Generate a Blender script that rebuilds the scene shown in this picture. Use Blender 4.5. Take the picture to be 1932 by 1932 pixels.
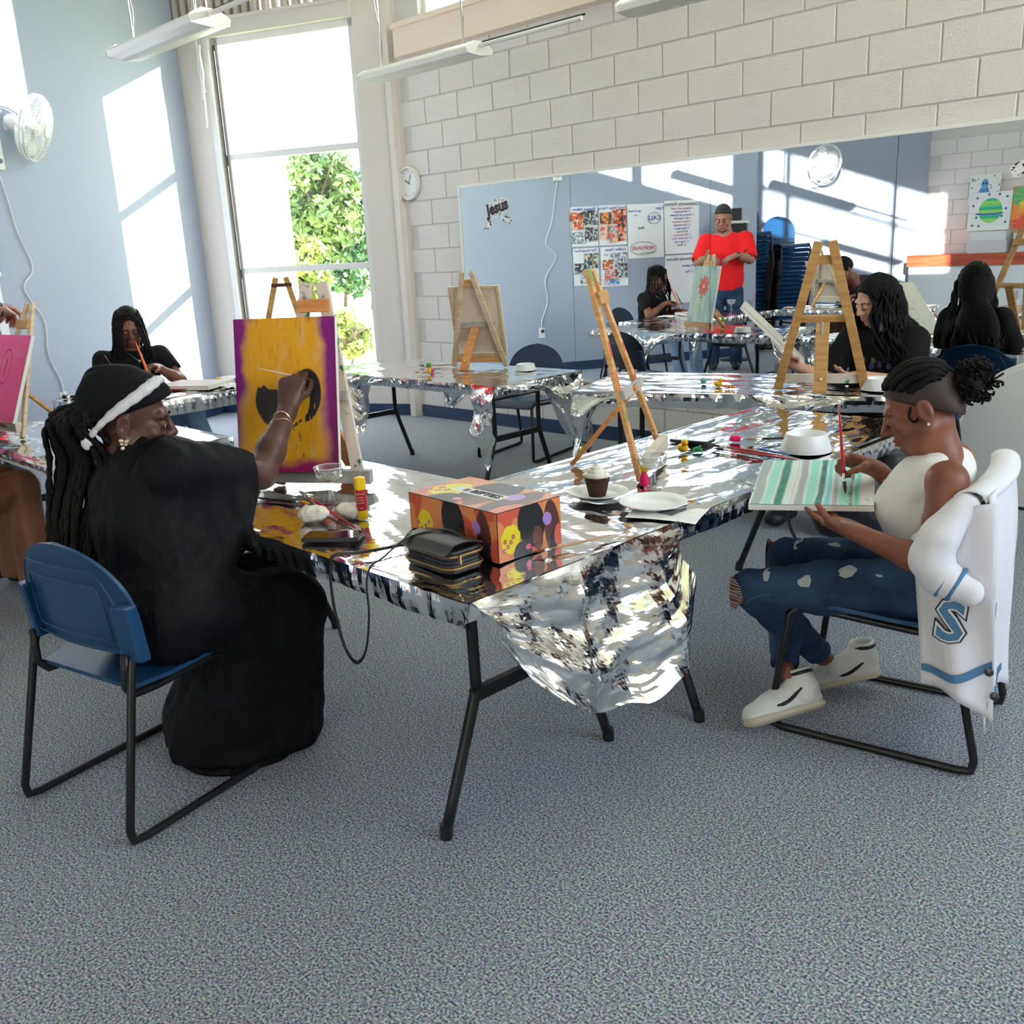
import bpy, bmesh, math, random
import numpy as np
from mathutils import Vector, Matrix, Quaternion
for o in list(bpy.data.objects): bpy.data.objects.remove(o)
random.seed(11); RNG = np.random.default_rng(11)
SC = bpy.context.scene; COL = SC.collection
# ---------------------------------------------------------------- camera
cam = bpy.data.cameras.new('camera'); cam_o = bpy.data.objects.new('camera', cam); COL.objects.link(cam_o)
R_, D_, F_ = (.708729,.703773,-.049064), (.154336,-.222533,-.962631), (-.688392,.674672,-.266333)
cam_o.matrix_world = Matrix(((R_[0],-D_[0],-F_[0],0),(R_[1],-D_[1],-F_[1],0),(R_[2],-D_[2],-F_[2],1.45),(0,0,0,1)))
cam.sensor_width = 36; cam.lens = 1785.92/1932*36; cam.clip_start = .05; cam.clip_end = 400
SC.camera = cam_o
# ---------------------------------------------------------------- sky, sun, exposure
W = bpy.data.worlds.new('sky'); SC.world = W; W.use_nodes = True
nt = W.node_tree; nt.nodes.clear(); N = nt.nodes.new; L = nt.links.new
wo = N('ShaderNodeOutputWorld'); bg = N('ShaderNodeBackground'); tc = N('ShaderNodeTexCoord'); sx = N('ShaderNodeSeparateXYZ')
L(tc.outputs['Generated'], sx.inputs[0])
gr = N('ShaderNodeValToRGB'); L(sx.outputs['Z'], gr.inputs[0])
gr.color_ramp.elements[0].position = 0; gr.color_ramp.elements[0].color = (.36,.50,.70,1)
gr.color_ramp.elements[1].position = .55; gr.color_ramp.elements[1].color = (.12,.26,.5,1)
nz = N('ShaderNodeTexNoise'); nz.inputs['Scale'].default_value = 3.1; nz.inputs['Detail'].default_value = 6; nz.inputs['Roughness'].default_value = .55
L(tc.outputs['Generated'], nz.inputs['Vector'])
cr = N('ShaderNodeValToRGB'); L(nz.outputs['Fac'], cr.inputs[0]); cr.color_ramp.elements[0].position = .40; cr.color_ramp.elements[1].position = .56
mx = N('ShaderNodeMix'); mx.data_type = 'RGBA'; L(cr.outputs['Color'], mx.inputs['Factor']); L(gr.outputs['Color'], mx.inputs['A']); mx.inputs['B'].default_value = (1.5,1.52,1.55,1)
L(mx.outputs['Result'], bg.inputs['Color']); bg.inputs['Strength'].default_value = 4.5; L(bg.outputs[0], wo.inputs[0])
sun = bpy.data.lights.new('sun','SUN'); sun.energy = 16; sun.angle = math.radians(.6); sun.color = (1,.955,.88)
sun_o = bpy.data.objects.new('sun', sun); COL.objects.link(sun_o); sun_o.location = (8,16,8)
sun_o.rotation_euler = Vector((-.457,-.853,-.258)).to_track_quat('-Z','Y').to_euler()
SC.view_settings.view_transform = 'Standard'; SC.view_settings.look = 'None'; SC.view_settings.exposure = .80; SC.view_settings.gamma = 1; SC.view_settings.use_curve_mapping = False
SC.cycles.max_bounces = 10; SC.cycles.diffuse_bounces = 5; SC.cycles.glossy_bounces = 5; SC.cycles.transparent_max_bounces = 10; SC.cycles.transmission_bounces = 6
SC.cycles.caustics_reflective = False; SC.cycles.caustics_refractive = False; SC.cycles.sample_clamp_indirect = 6
SC.cycles.use_denoising = True
# ---------------------------------------------------------------- materials
MATS = {}
def mat(name, col=(.8,.8,.8), rough=.5, metal=0, bump=None, var=None, spec=.5, trans=0, coat=0, aniso=None, sheen=0, attr=None, alpha=1, ior=1.45):
    """bump=(scale,strength,detail) noise relief; var=(scale,colour2,lo,hi) noise colour change"""
    if name in MATS: return MATS[name]
    m = bpy.data.materials.new(name); m.use_nodes = True; nt = m.node_tree; b = nt.nodes['Principled BSDF']; L = nt.links.new
    c = (*col,1); b.inputs['Base Color'].default_value = c; b.inputs['Roughness'].default_value = rough; b.inputs['Metallic'].default_value = metal
    b.inputs['Specular IOR Level'].default_value = spec; b.inputs['Transmission Weight'].default_value = trans; b.inputs['Coat Weight'].default_value = coat; b.inputs['IOR'].default_value = ior
    b.inputs['Sheen Weight'].default_value = sheen; b.inputs['Alpha'].default_value = alpha
    m.diffuse_color = c
    tc = nt.nodes.new('ShaderNodeTexCoord')
    src = None
    if attr:
        a = nt.nodes.new('ShaderNodeAttribute'); a.attribute_name = attr; src = a.outputs['Color']
    if var:
        n = nt.nodes.new('ShaderNodeTexNoise'); n.inputs['Scale'].default_value = 1 if isinstance(var[0],tuple) else var[0]; n.inputs['Detail'].default_value = 5
        if isinstance(var[0], tuple):
            mp = nt.nodes.new('ShaderNodeMapping'); mp.inputs['Scale'].default_value = var[0]; L(tc.outputs['Object'], mp.inputs[0]); L(mp.outputs[0], n.inputs['Vector']); n.inputs['Scale'].default_value = 1
        else: L(tc.outputs['Object'], n.inputs['Vector'])
        r = nt.nodes.new('ShaderNodeMapRange'); L(n.outputs['Fac'], r.inputs[0]); r.inputs['From Min'].default_value = var[2] if len(var)>2 else .35; r.inputs['From Max'].default_value = var[3] if len(var)>3 else .65
        x = nt.nodes.new('ShaderNodeMix'); x.data_type = 'RGBA'; L(r.outputs[0], x.inputs['Factor'])
        if src: L(src, x.inputs['A'])
        else: x.inputs['A'].default_value = c
        x.inputs['B'].default_value = (*var[1],1); src = x.outputs['Result']
    if src: L(src, b.inputs['Base Color'])
    if bump:
        n = nt.nodes.new('ShaderNodeTexNoise'); n.inputs['Detail'].default_value = bump[2] if len(bump)>2 else 3
        if isinstance(bump[0], tuple):
            mp = nt.nodes.new('ShaderNodeMapping'); mp.inputs['Scale'].default_value = bump[0]; L(tc.outputs['Object'], mp.inputs[0]); L(mp.outputs[0], n.inputs['Vector']); n.inputs['Scale'].default_value = 1
        else: L(tc.outputs['Object'], n.inputs['Vector']); n.inputs['Scale'].default_value = bump[0]
        u = nt.nodes.new('ShaderNodeBump'); u.inputs['Strength'].default_value = bump[1]; u.inputs['Distance'].default_value = .01
        L(n.outputs['Fac'], u.inputs['Height']); L(u.outputs[0], b.inputs['Normal'])
    MATS[name] = m; return m
def srgb(r,g,b):
    f = lambda v: (v/255/12.92 if v <= 10.3 else ((v/255+.055)/1.055)**2.4)
    return (f(r),f(g),f(b))
def glass_mat(name, tint=(1,1,1), refl=.06):
    if name in MATS: return MATS[name]
    m = bpy.data.materials.new(name); m.use_nodes = True; nt = m.node_tree; nt.nodes.clear(); L = nt.links.new
    o = nt.nodes.new('ShaderNodeOutputMaterial'); t = nt.nodes.new('ShaderNodeBsdfTransparent'); g = nt.nodes.new('ShaderNodeBsdfGlossy'); x = nt.nodes.new('ShaderNodeMixShader'); lw = nt.nodes.new('ShaderNodeMath'); lw.operation = 'MULTIPLY_ADD'; ly = nt.nodes.new('ShaderNodeLayerWeight'); ly.inputs[0].default_value = .25; L(ly.outputs['Facing'], lw.inputs[0]); lw.inputs[1].default_value = .35 if refl < .1 else .8; lw.inputs[2].default_value = refl*.3; t.inputs[0].default_value = (*tint,1); g.inputs['Roughness'].default_value = .02
    L(lw.outputs[0], x.inputs[0]); L(t.outputs[0], x.inputs[1]); L(g.outputs[0], x.inputs[2]); L(x.outputs[0], o.inputs[0]); MATS[name] = m; return m
# ---------------------------------------------------------------- objects
def tag(o, label=None, cat=None, group=None, kind=None):
    if label: o['label'] = label
    if cat: o['category'] = cat
    if group: o['group'] = group
    if kind: o['kind'] = kind
    return o
def empty(name, loc=(0,0,0), rz=0, label=None, cat=None, group=None):
    o = bpy.data.objects.new(name, None); COL.objects.link(o); o.location = loc; o.rotation_euler = (0,0,rz); o.empty_display_size = .05
    return tag(o, label, cat, group)
def copy_tree(o, parent=None):
    c = o.copy(); COL.objects.link(c)
    if parent: c.parent = parent; c.matrix_parent_inverse = o.matrix_parent_inverse.copy()
    for ch in list(o.children): copy_tree(ch, c)
    return c
def V3(*a): return np.array(a, float)
class MB:
    def __init__(s): s.v = []; s.f = []; s.n = 0
    def add(s, vs, fs):
        s.v.extend([tuple(map(float,p)) for p in vs]); s.f.extend([tuple(i+s.n for i in f) for f in fs]); s.n += len(vs); return s
    def box(s, c, d, R=None):
        x,y,z = [k/2 for k in d]; P = np.array([(-x,-y,-z),(x,-y,-z),(x,y,-z),(-x,y,-z),(-x,-y,z),(x,-y,z),(x,y,z),(-x,y,z)])
        if R is not None: P = P @ np.array(R).T
        return s.add(P+np.array(c,float), [(0,3,2,1),(4,5,6,7),(0,1,5,4),(1,2,6,5),(2,3,7,6),(3,0,4,7)])
    def bbox(s, lo, hi): return s.box([(a+b)/2 for a,b in zip(lo,hi)], [b-a for a,b in zip(lo,hi)])
    def beam(s, a, b, w, t, up=(0,0,1)):
        a = np.array(a,float); b = np.array(b,float); d = b-a; l = np.linalg.norm(d); d /= l; u = np.array(up,float); x = np.cross(u,d)
        if np.linalg.norm(x) < 1e-6: x = np.cross((1,0,0),d)
        x /= np.linalg.norm(x); y = np.cross(d,x); return s.box((a+b)/2, (w,t,l), np.stack([x,y,d],1))
    def tube(s, path, r, n=8, cap=True, flat=1, closed=False):
        P = [np.array(p,float) for p in path]; m = len(P); rs = r if hasattr(r,'__len__') else [r]*m
        ring = []; prev = None; base = s.n; vs = []
        for i,p in enumerate(P):
            if closed: t = P[(i+1)%m]-P[i-1]
            else: t = P[min(i+1,m-1)]-P[max(i-1,0)]
            t = t/(np.linalg.norm(t)+1e-12)
            if prev is None:
                prev = np.cross(t,(0,0,1.)) if abs(t[2]) < .9 else np.cross(t,(1.,0,0))
            x = prev - t*np.dot(prev,t); x /= (np.linalg.norm(x)+1e-12); prev = x; y = np.cross(t,x)
            for k in range(n):
                a = 2*math.pi*k/n; vs.append(p + rs[i]*(x*math.cos(a)+y*math.sin(a)*flat))
        fs = []
        for i in range(m if closed else m-1):
            j = (i+1)%m
            for k in range(n): fs.append((i*n+k, i*n+(k+1)%n, j*n+(k+1)%n, j*n+k))
        if cap and not closed: fs.append(tuple(range(n-1,-1,-1))); fs.append(tuple((m-1)*n+k for k in range(n)))
        return s.add(vs, fs)
    def lathe(s, prof, c=(0,0,0), n=24, R=None, cap=True):
        vs = []; m = len(prof)
        for r,z in prof:
            for k in range(n): a = 2*math.pi*k/n; vs.append((r*math.cos(a), r*math.sin(a), z))
        P = np.array(vs)
        if R is not None: P = P @ np.array(R).T
        P = P+np.array(c,float); fs = []
        for i in range(m-1):
            for k in range(n): fs.append((i*n+k, i*n+(k+1)%n, (i+1)*n+(k+1)%n, (i+1)*n+k))
        if cap: fs.append(tuple(range(n-1,-1,-1))); fs.append(tuple((m-1)*n+k for k in range(n)))
        return s.add(P, fs)
    def ball(s, c, r, n=12, m=8, R=None):
        r = r if hasattr(r,'__len__') else (r,r,r); vs = [(0,0,-1)]
        for i in range(1,m):
            t = math.pi*i/m
            for k in range(n): a = 2*math.pi*k/n; vs.append((math.sin(t)*math.cos(a), math.sin(t)*math.sin(a), -math.cos(t)))
        vs.append((0,0,1)); P = np.array(vs)*np.array(r)
        if R is not None: P = P @ np.array(R).T
        fs = [(0,1+(k+1)%n,1+k) for k in range(n)]
        for i in range(m-2):
            for k in range(n): fs.append((1+i*n+k,1+i*n+(k+1)%n,1+(i+1)*n+(k+1)%n,1+(i+1)*n+k))
        e = len(vs)-1; b = 1+(m-2)*n; fs += [(e,b+k,b+(k+1)%n) for k in range(n)]
        return s.add(P+np.array(c,float), fs)
    def prism(s, poly, z0, z1, R=None, c=(0,0,0)):
        n = len(poly); P = np.array([(x,y,z0) for x,y in poly]+[(x,y,z1) for x,y in poly],float)
        if R is not None: P = P @ np.array(R).T
        return s.add(P+np.array(c,float), [tuple(range(n-1,-1,-1)), tuple(range(n,2*n))]+[(i,(i+1)%n,n+(i+1)%n,n+i) for i in range(n)])
    def grid(s, P, closed_u=False):
        a,b = P.shape[:2]; fs = []
        for i in range(a-1):
            for j in range(b if closed_u else b-1): fs.append((i*b+j, i*b+(j+1)%b, (i+1)*b+(j+1)%b, (i+1)*b+j))
        return s.add(P.reshape(-1,3), fs)
    def build(s, name, m, parent=None, smooth=False, loc=None, bevel=0, kind=None):
        me = bpy.data.meshes.new(name); me.from_pydata(s.v, [], s.f); me.validate(); return finish(me, name, m, parent, smooth, loc, bevel, kind)
def finish(me, name, m, parent=None, smooth=False, loc=None, bevel=0, kind=None):
    if m: me.materials.append(m)
    if bevel:
        bm = bmesh.new(); bm.from_mesh(me); bmesh.ops.remove_doubles(bm, verts=bm.verts, dist=1e-5)
        bmesh.ops.bevel(bm, geom=[e for e in bm.edges if e.is_manifold and e.calc_face_angle(0) > .5], offset=bevel, segments=2, profile=.5, affect='EDGES'); bm.to_mesh(me); bm.free()
    me.update()
    if smooth:
        me.polygons.foreach_set('use_smooth', [True]*len(me.polygons))
        if smooth != True:
            try: me.set_sharp_from_angle(angle=math.radians(smooth))
            except Exception: pass
    o = bpy.data.objects.new(name, me); COL.objects.link(o)
    if parent: o.parent = parent
    if loc is not None: o.location = loc
    if kind: o['kind'] = kind
    return o
def Rz(a): c,s = math.cos(a), math.sin(a); return np.array(((c,-s,0),(s,c,0),(0,0,1.)))
def Rx(a): c,s = math.cos(a), math.sin(a); return np.array(((1.,0,0),(0,c,-s),(0,s,c)))
def Ry(a): c,s = math.cos(a), math.sin(a); return np.array(((c,0,s),(0,1.,0),(-s,0,c)))
def frame(z, x=(1,0,0)):
    """3x3 whose columns are x,y,z axes with z given"""
    z = np.array(z,float); z /= np.linalg.norm(z); x = np.array(x,float); x = x-z*np.dot(x,z); x /= np.linalg.norm(x); return np.stack([x,np.cross(z,x),z],1)
def spline(pts, n):
    P = np.array(pts,float); m = len(P)
    if m < 3: return [P[0]+(P[-1]-P[0])*t for t in np.linspace(0,1,n)]
    out = []; Q = np.vstack([2*P[0]-P[1],P,2*P[-1]-P[-2]])
    for t in np.linspace(0,m-1-1e-9,n):
        i = int(t); u = t-i; a,b,c,d = Q[i],Q[i+1],Q[i+2],Q[i+3]
        out.append(.5*((2*b)+(c-a)*u+(2*a-5*b+4*c-d)*u*u+(3*b-a-3*c+d)*u**3))
    return out
def text_mesh(name, body, size, m, parent, R, c, align='CENTER', extrude=.0006, kind=None, shear=0, bold=0):
    cu = bpy.data.curves.new('txt','FONT'); cu.body = body; cu.size = size; cu.align_x = align; cu.align_y = 'CENTER'; cu.extrude = extrude; cu.resolution_u = 2; cu.shear = shear; cu.offset = bold
    t = bpy.data.objects.new('txt', cu); COL.objects.link(t); dg = bpy.context.evaluated_depsgraph_get(); me = bpy.data.meshes.new_from_object(t.evaluated_get(dg)); bpy.data.objects.remove(t); bpy.data.curves.remove(cu)
    M4 = Matrix(np.vstack([np.hstack([np.array(R),np.array(c,float).reshape(3,1)]),[0,0,0,1]]).tolist()); me.transform(M4); me.materials.clear()
    return finish(me, name, m, parent, kind=kind)
def hashn(P, s, seed=0):
    """smooth value noise on N x k points"""
    P = np.asarray(P,float)*s+seed*17.13; I = np.floor(P).astype(np.int64); F = P-I; F = F*F*(3-2*F); k = P.shape[-1]; out = 0
    for c in range(1<<k):
        w = 1.; h = np.zeros(P.shape[:-1],np.int64)
        for d in range(k):
            b = (c>>d)&1; w = w*(F[...,d] if b else 1-F[...,d]); h = h*1619+(I[...,d]+b)*(31337+d*6971)
        h = (h^(h>>13))*1274126177&0x7fffffff; h = (h^(h>>16))*668265263&0x7fffffff; out = out+w*((h>>7)%10007/10007.)
    return out
def fbm(P, s, o=3, seed=0): return sum(hashn(P,s*2**i,seed+i)*.5**i for i in range(o))/sum(.5**i for i in range(o))
# painted panels: a fine grid whose points carry the paint colour
def paint_panel(name, w, h, nx, ny, fn, parent, R, c, mt=None):
    u,v = np.meshgrid(np.linspace(0,1,nx), np.linspace(0,1,ny)); C = fn(u,v,w,h)
    P = np.stack([(u-.5)*w, (v-.5)*h, 0*u], -1).reshape(-1,3) @ np.array(R).T + np.array(c,float)
    idx = np.arange(nx*ny).reshape(ny,nx); F = np.stack([idx[:-1,:-1],idx[:-1,1:],idx[1:,1:],idx[1:,:-1]],-1).reshape(-1,4)
    me = bpy.data.meshes.new(name); me.from_pydata(P.tolist(), [], F.tolist())
    ca = me.color_attributes.new('paint','FLOAT_COLOR','POINT'); ca.data.foreach_set('color', np.concatenate([C.reshape(-1,3),np.ones((nx*ny,1))],1).astype(np.float32).ravel())
    return finish(me, name, mt or mat('paint', rough=.55, attr='paint', bump=(400,.12)), parent, smooth=True)
def layer(C, m, col):
    m = np.clip(m,0,1)[...,None]; return C*(1-m)+np.array(col,float)*m
def ell(u,v,cx,cy,rx,ry,a=0,soft=.06):
    x = u-cx; y = v-cy; c,s = math.cos(a), math.sin(a); X = (x*c+y*s)/rx; Y = (-x*s+y*c)/ry; return np.clip((1-np.sqrt(X*X+Y*Y))/soft+.5,0,1)
def seg(u,v,a,b,r,soft=.3,asp=1):
    ax,ay = a; bx,by = b; ay*=asp; by*=asp; v = v*asp; dx,dy = bx-ax,by-ay; t = np.clip(((u-ax)*dx+(v-ay)*dy)/(dx*dx+dy*dy+1e-9),0,1); d = np.hypot(u-ax-t*dx, v-ay-t*dy); return np.clip((r-d)/(r*soft)+.5,0,1)
# ---------------------------------------------------------------- smooth bodies: a distance field turned into one mesh (surface nets)
class Field:
    def __init__(s, lo, hi, h):
        s.lo = np.array(lo,float); s.h = h; s.n = np.ceil((np.array(hi)-s.lo)/h).astype(int)+1; s.d = np.full(s.n, .5, np.float32)
    def _sub(s, lo, hi, m):
        a = np.clip(np.floor((np.minimum(lo,hi)-m-s.lo)/s.h).astype(int),0,s.n-1); b = np.clip(np.ceil((np.maximum(lo,hi)+m-s.lo)/s.h).astype(int)+1,1,s.n)
        sl = tuple(slice(i,j) for i,j in zip(a,b)); g = [s.lo[k]+s.h*np.arange(a[k],b[k]) for k in range(3)]
        return sl, np.stack(np.meshgrid(*g,indexing='ij'),-1)
    def _mix(s, sl, d, k, op):
        o = s.d[sl]
        if op == 'sub': s.d[sl] = np.maximum(o,-d) if k == 0 else -_smin(-o,d,k)
        elif op == 'int': s.d[sl] = np.maximum(o,d)
        else: s.d[sl] = np.minimum(o,d) if k == 0 else _smin(o,d,k)
    def cap(s, a, b, ra, rb=None, k=.02, op='add'):
        rb = ra if rb is None else rb; a = np.array(a,float); b = np.array(b,float); R = max(ra,rb)
        sl,P = s._sub(np.minimum(a,b), np.maximum(a,b), R+k*2+.03); d = b-a; t = np.clip(((P-a)@d)/max(d@d,1e-9),0,1); s._mix(sl, np.linalg.norm(P-a-t[...,None]*d,axis=-1)-(ra+(rb-ra)*t), k, op); return s
    def chain(s, pts, rs, k=.015, op='add'):
        for i in range(len(pts)-1): s.cap(pts[i],pts[i+1],rs[i],rs[i+1],k,op)
        return s
    def ell(s, c, r, R=None, k=.02, op='add'):
        c = np.array(c,float); r = np.array(r if hasattr(r,'__len__') else (r,r,r),float); m = r.max(); sl,P = s._sub(c-m, c+m, k*2+.03); Q = P-c
        if R is not None: Q = Q@np.array(R)
        k0 = np.linalg.norm(Q/r,axis=-1); k1 = np.linalg.norm(Q/(r*r),axis=-1)+1e-9; s._mix(sl, k0*(k0-1)/k1, k, op); return s
    def flatcap(s, a, b, ra, rb, x, fl, k=.02, op='add'):
        """round cone squashed along direction x by factor fl (<1 thinner)"""
        a = np.array(a,float); b = np.array(b,float); x = np.array(x,float); x /= np.linalg.norm(x); R = max(ra,rb)
        sl,P = s._sub(np.minimum(a,b), np.maximum(a,b), R+k*2+.03); d = b-a; t = np.clip(((P-a)@d)/max(d@d,1e-9),0,1); q = P-a-t[...,None]*d; w = q@x; q = q+x*(w*(1/fl-1))[...,None]
        s._mix(sl, (np.linalg.norm(q,axis=-1)-(ra+(rb-ra)*t))*(.5+.5*fl), k, op); return s
    def cut(s, p, n, lo=None, hi=None):
        """remove everything on the n side of the plane (within a box)"""
        n = np.array(n,float); n /= np.linalg.norm(n)
        if lo is None: lo = s.lo; hi = s.lo+s.h*s.n
        sl,P = s._sub(np.array(lo,float), np.array(hi,float), 0); s.d[sl] = np.maximum(s.d[sl], (P-np.array(p,float))@n); return s
    def noise(s, amp, sc, seed=0, o=2):
        g = np.argwhere(np.abs(s.d) < .03); P = s.lo+s.h*g; s.d[tuple(g.T)] += amp*(fbm(P,sc,o,seed)-.5)*2; return s
    def warp(s, fn):
        g = np.argwhere(np.abs(s.d) < .04); P = s.lo+s.h*g; s.d[tuple(g.T)] += fn(P); return s
    def mesh(s, name, m, parent=None, relax=1):
        d = s.d.copy()
        for ax in range(3):
            i0 = [slice(None)]*3; i0[ax] = 0; d[tuple(i0)] = .5; i0[ax] = -1; d[tuple(i0)] = .5
        ins = d < 0; nx,ny,nz = d.shape
        cnt = np.zeros((nx-1,ny-1,nz-1),int)
        cs = [(i,j,k) for i in (0,1) for j in (0,1) for k in (0,1)]
        def cr(A,i,j,k): return A[i:nx-1+i, j:ny-1+j, k:nz-1+k]
        for c in cs: cnt += cr(ins,*c)
        cells = np.argwhere((cnt > 0)&(cnt < 8)); vid = np.full(cnt.shape,-1,int); vid[tuple(cells.T)] = np.arange(len(cells))
        acc = np.zeros((len(cells),3)); num = np.zeros(len(cells))
        for a in cs:
            for ax in range(3):
                if a[ax]: continue
                b = list(a); b[ax] = 1; ia = cells+np.array(a); ib = cells+np.array(b); da = d[tuple(ia.T)]; db = d[tuple(ib.T)]; m_ = (da<0)!=(db<0)
                t = np.where(m_, da/(da-db+1e-12), 0); p = np.array(a,float)+0*acc; p[:,ax] += t; acc[m_] += p[m_]; num[m_] += 1
        V = s.lo+s.h*(cells+acc/num[:,None]); F = []
        for ax in range(3):
            u,v = [(1,2),(2,0),(0,1)][ax]; i0 = [slice(1,-1)]*3; i0[ax] = slice(0,-1); i1 = list(i0); i1[ax] = slice(1,None)
            A = ins[tuple(i0)]; B = ins[tuple(i1)]; e = np.argwhere(A != B)
            if not len(e): continue
            off = np.ones(3,int); off[ax] = 0; e0 = e+off; fl = A[tuple(e.T)]
            du = np.zeros(3,int); du[u] = 1; dv = np.zeros(3,int); dv[v] = 1
            q = np.stack([vid[tuple((e0-du-dv).T)],vid[tuple((e0-dv).T)],vid[tuple(e0.T)],vid[tuple((e0-du).T)]],1); q[~fl] = q[~fl][:,::-1]; F.append(q)
        F = np.vstack(F)
        for _ in range(relax):
            S = np.zeros_like(V); n_ = np.zeros(len(V))
            for i in range(4):
                np.add.at(S, F[:,i], V[F[:,(i+1)%4]]); np.add.at(n_, F[:,i], 1); np.add.at(S, F[:,(i+1)%4], V[F[:,i]]); np.add.at(n_, F[:,(i+1)%4], 1)
            V = .5*V+.5*S/np.maximum(n_,1)[:,None]
        me = bpy.data.meshes.new(name); me.vertices.add(len(V)); me.vertices.foreach_set('co', V.astype(np.float32).ravel()); me.loops.add(len(F)*4); me.loops.foreach_set('vertex_index', F.astype(np.int32).ravel())
        me.polygons.add(len(F)); me.polygons.foreach_set('loop_start', np.arange(0,len(F)*4,4,dtype=np.int32)); me.polygons.foreach_set('loop_total', np.full(len(F),4,np.int32)); me.update(calc_edges=True)
        return finish(me, name, m, parent, smooth=True)
def _smin(a,b,k):
    h = np.clip(.5+.5*(b-a)/k,0,1); return b*(1-h)+a*h-k*h*(1-h)
# ================================================================ the room
m_block = mat('painted_block', srgb(226,219,215), .75, bump=(90,.45,4))
m_joint = mat('painted_mortar', srgb(206,201,196), .8, bump=(60,.2))
m_blue = mat('blue_wall_paint', srgb(164,173,190), .6, bump=(45,.06))
m_grey = mat('grey_column_paint', srgb(220,211,204), .6)
m_peach = mat('sun_tinted_beam', srgb(236,218,200), .6, bump=(30,.05))  # peach tint puts the warm sunlight on the beam into its colour
m_base = mat('navy_vinyl_base', srgb(38,58,92), .45)
m_white = mat('white_paint', srgb(238,237,233), .45)
m_alu = mat('white_window_metal', srgb(228,226,222), .4)
m_ceil = mat('ceiling_deck', srgb(236,234,230), .8)
m_black = mat('black_paint', (.012,.012,.013), .42)
def carpet():
    m = mat('carpet', srgb(132,139,150), .95, bump=(260,.9,2)); nt = m.node_tree; L = nt.links.new; b = nt.nodes['Principled BSDF']
    tc = nt.nodes.new('ShaderNodeTexCoord'); out = None
    def noise(sc, det): n = nt.nodes.new('ShaderNodeTexNoise'); n.inputs['Scale'].default_value = sc; n.inputs['Detail'].default_value = det; L(tc.outputs['Object'], n.inputs['Vector']); return n
    n1 = noise(170,2); r = nt.nodes.new('ShaderNodeValToRGB'); L(n1.outputs['Fac'], r.inputs[0]); e = r.color_ramp.elements
    e[0].position = .33; e[0].color = (*srgb(74,81,95),1); e[1].position = .66; e[1].color = (*srgb(226,229,236),1); e2 = r.color_ramp.elements.new(.5); e2.color = (*srgb(160,167,180),1)
    n2 = noise(70,2); x = nt.nodes.new('ShaderNodeMix'); x.data_type = 'RGBA'; x.blend_type = 'SOFT_LIGHT'; x.inputs['Factor'].default_value = .55; L(r.outputs[0], x.inputs['A']); L(n2.outputs['Color'], x.inputs['B'])
    L(x.outputs['Result'], b.inputs['Base Color']); return m
C0 = V3(-8.88,4.68,0); dW = V3(.9108,.4128,0); nW = V3(.4128,-.9108,0)     # window wall: start, along, inward normal
dL = V3(.469,-.883,0); nL = V3(.883,.469,0)                               # blue wall
EL = V3(-6.61,.41,0); HT = 4.9
def struct(mb, name, m, parent=None, **k):
    o = mb.build(name, m, parent, **k)
    if parent is None: o['kind'] = 'structure'
    return o
def slab(p, d, n, t0, t1, z0, z1, th=.2, off=0):
    """box along a wall line, thickness going outward (away from inward normal n); off moves the face inward"""
    c = p+d*(t0+t1)/2+n*(off-th/2)+V3(0,0,(z0+z1)/2); return c, (t1-t0,th,z1-z0), np.stack([d,-n,V3(0,0,1)],1)
fl = MB(); fl.prism([(3.6,5.9),(-6.8,5.9),(-9.2,4.8),(-6.85,.3),(-7.75,-.1),(-5.9,-3.6),(3.6,-3.6)], -.12, 0); struct(fl, 'floor', carpet())
ce = MB(); ce.prism([(3.6,5.9),(-6.8,5.9),(-9.2,4.8),(-6.85,.3),(-7.75,-.1),(-5.9,-3.6),(3.6,-3.6)], HT, HT+.1); struct(ce, 'ceiling', m_ceil)
# --- block wall (carries the mirror) with clerestory over it
blk = MB(); w_,h_,e_ = .1983,.0966,.004
blk.add([(-w_,.02,-h_),(w_,.02,-h_),(w_,.02,h_),(-w_,.02,h_),(-w_,0,-h_),(w_,0,-h_),(w_,0,h_),(-w_,0,h_),(-w_+e_,-e_,-h_+e_),(w_-e_,-e_,-h_+e_),(w_-e_,-e_,h_-e_),(-w_+e_,-e_,h_-e_)],
  [(0,1,5,4),(1,2,6,5),(2,3,7,6),(3,0,4,7),(4,5,9,8),(5,6,10,9),(6,7,11,10),(7,4,8,11),(8,9,10,11)])
blk_me = None
def block(parent, x, y, z, rz=0, sx=1):
    global blk_me
    if blk_me is None:
        o = blk.build('block', m_block); blk_me = o.data
    else: o = bpy.data.objects.new('block', blk_me); COL.objects.link(o)
    o.parent = parent; o.location = (x, y+random.uniform(-.0012,.0012), z); o.scale.x = sx; o.rotation_euler[2] = rz; return o
wr = MB(); wr.bbox((-6.95,5.61,0),(3.4,5.85,3.3)); wr.bbox((-6.95,5.61,4.66),(3.4,5.85,HT)); wr.bbox((-6.95,5.61,3.3),(-6.53,5.85,4.66)); wr.bbox((-.72,5.61,3.3),(3.4,5.85,4.66)); wr.bbox((-3.85,5.58,3.3),(-3.62,5.85,4.66))
wall_r = struct(wr, 'wall_right', m_joint)
X0,Z0,HB = -3.467,2.3066,.2032
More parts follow.
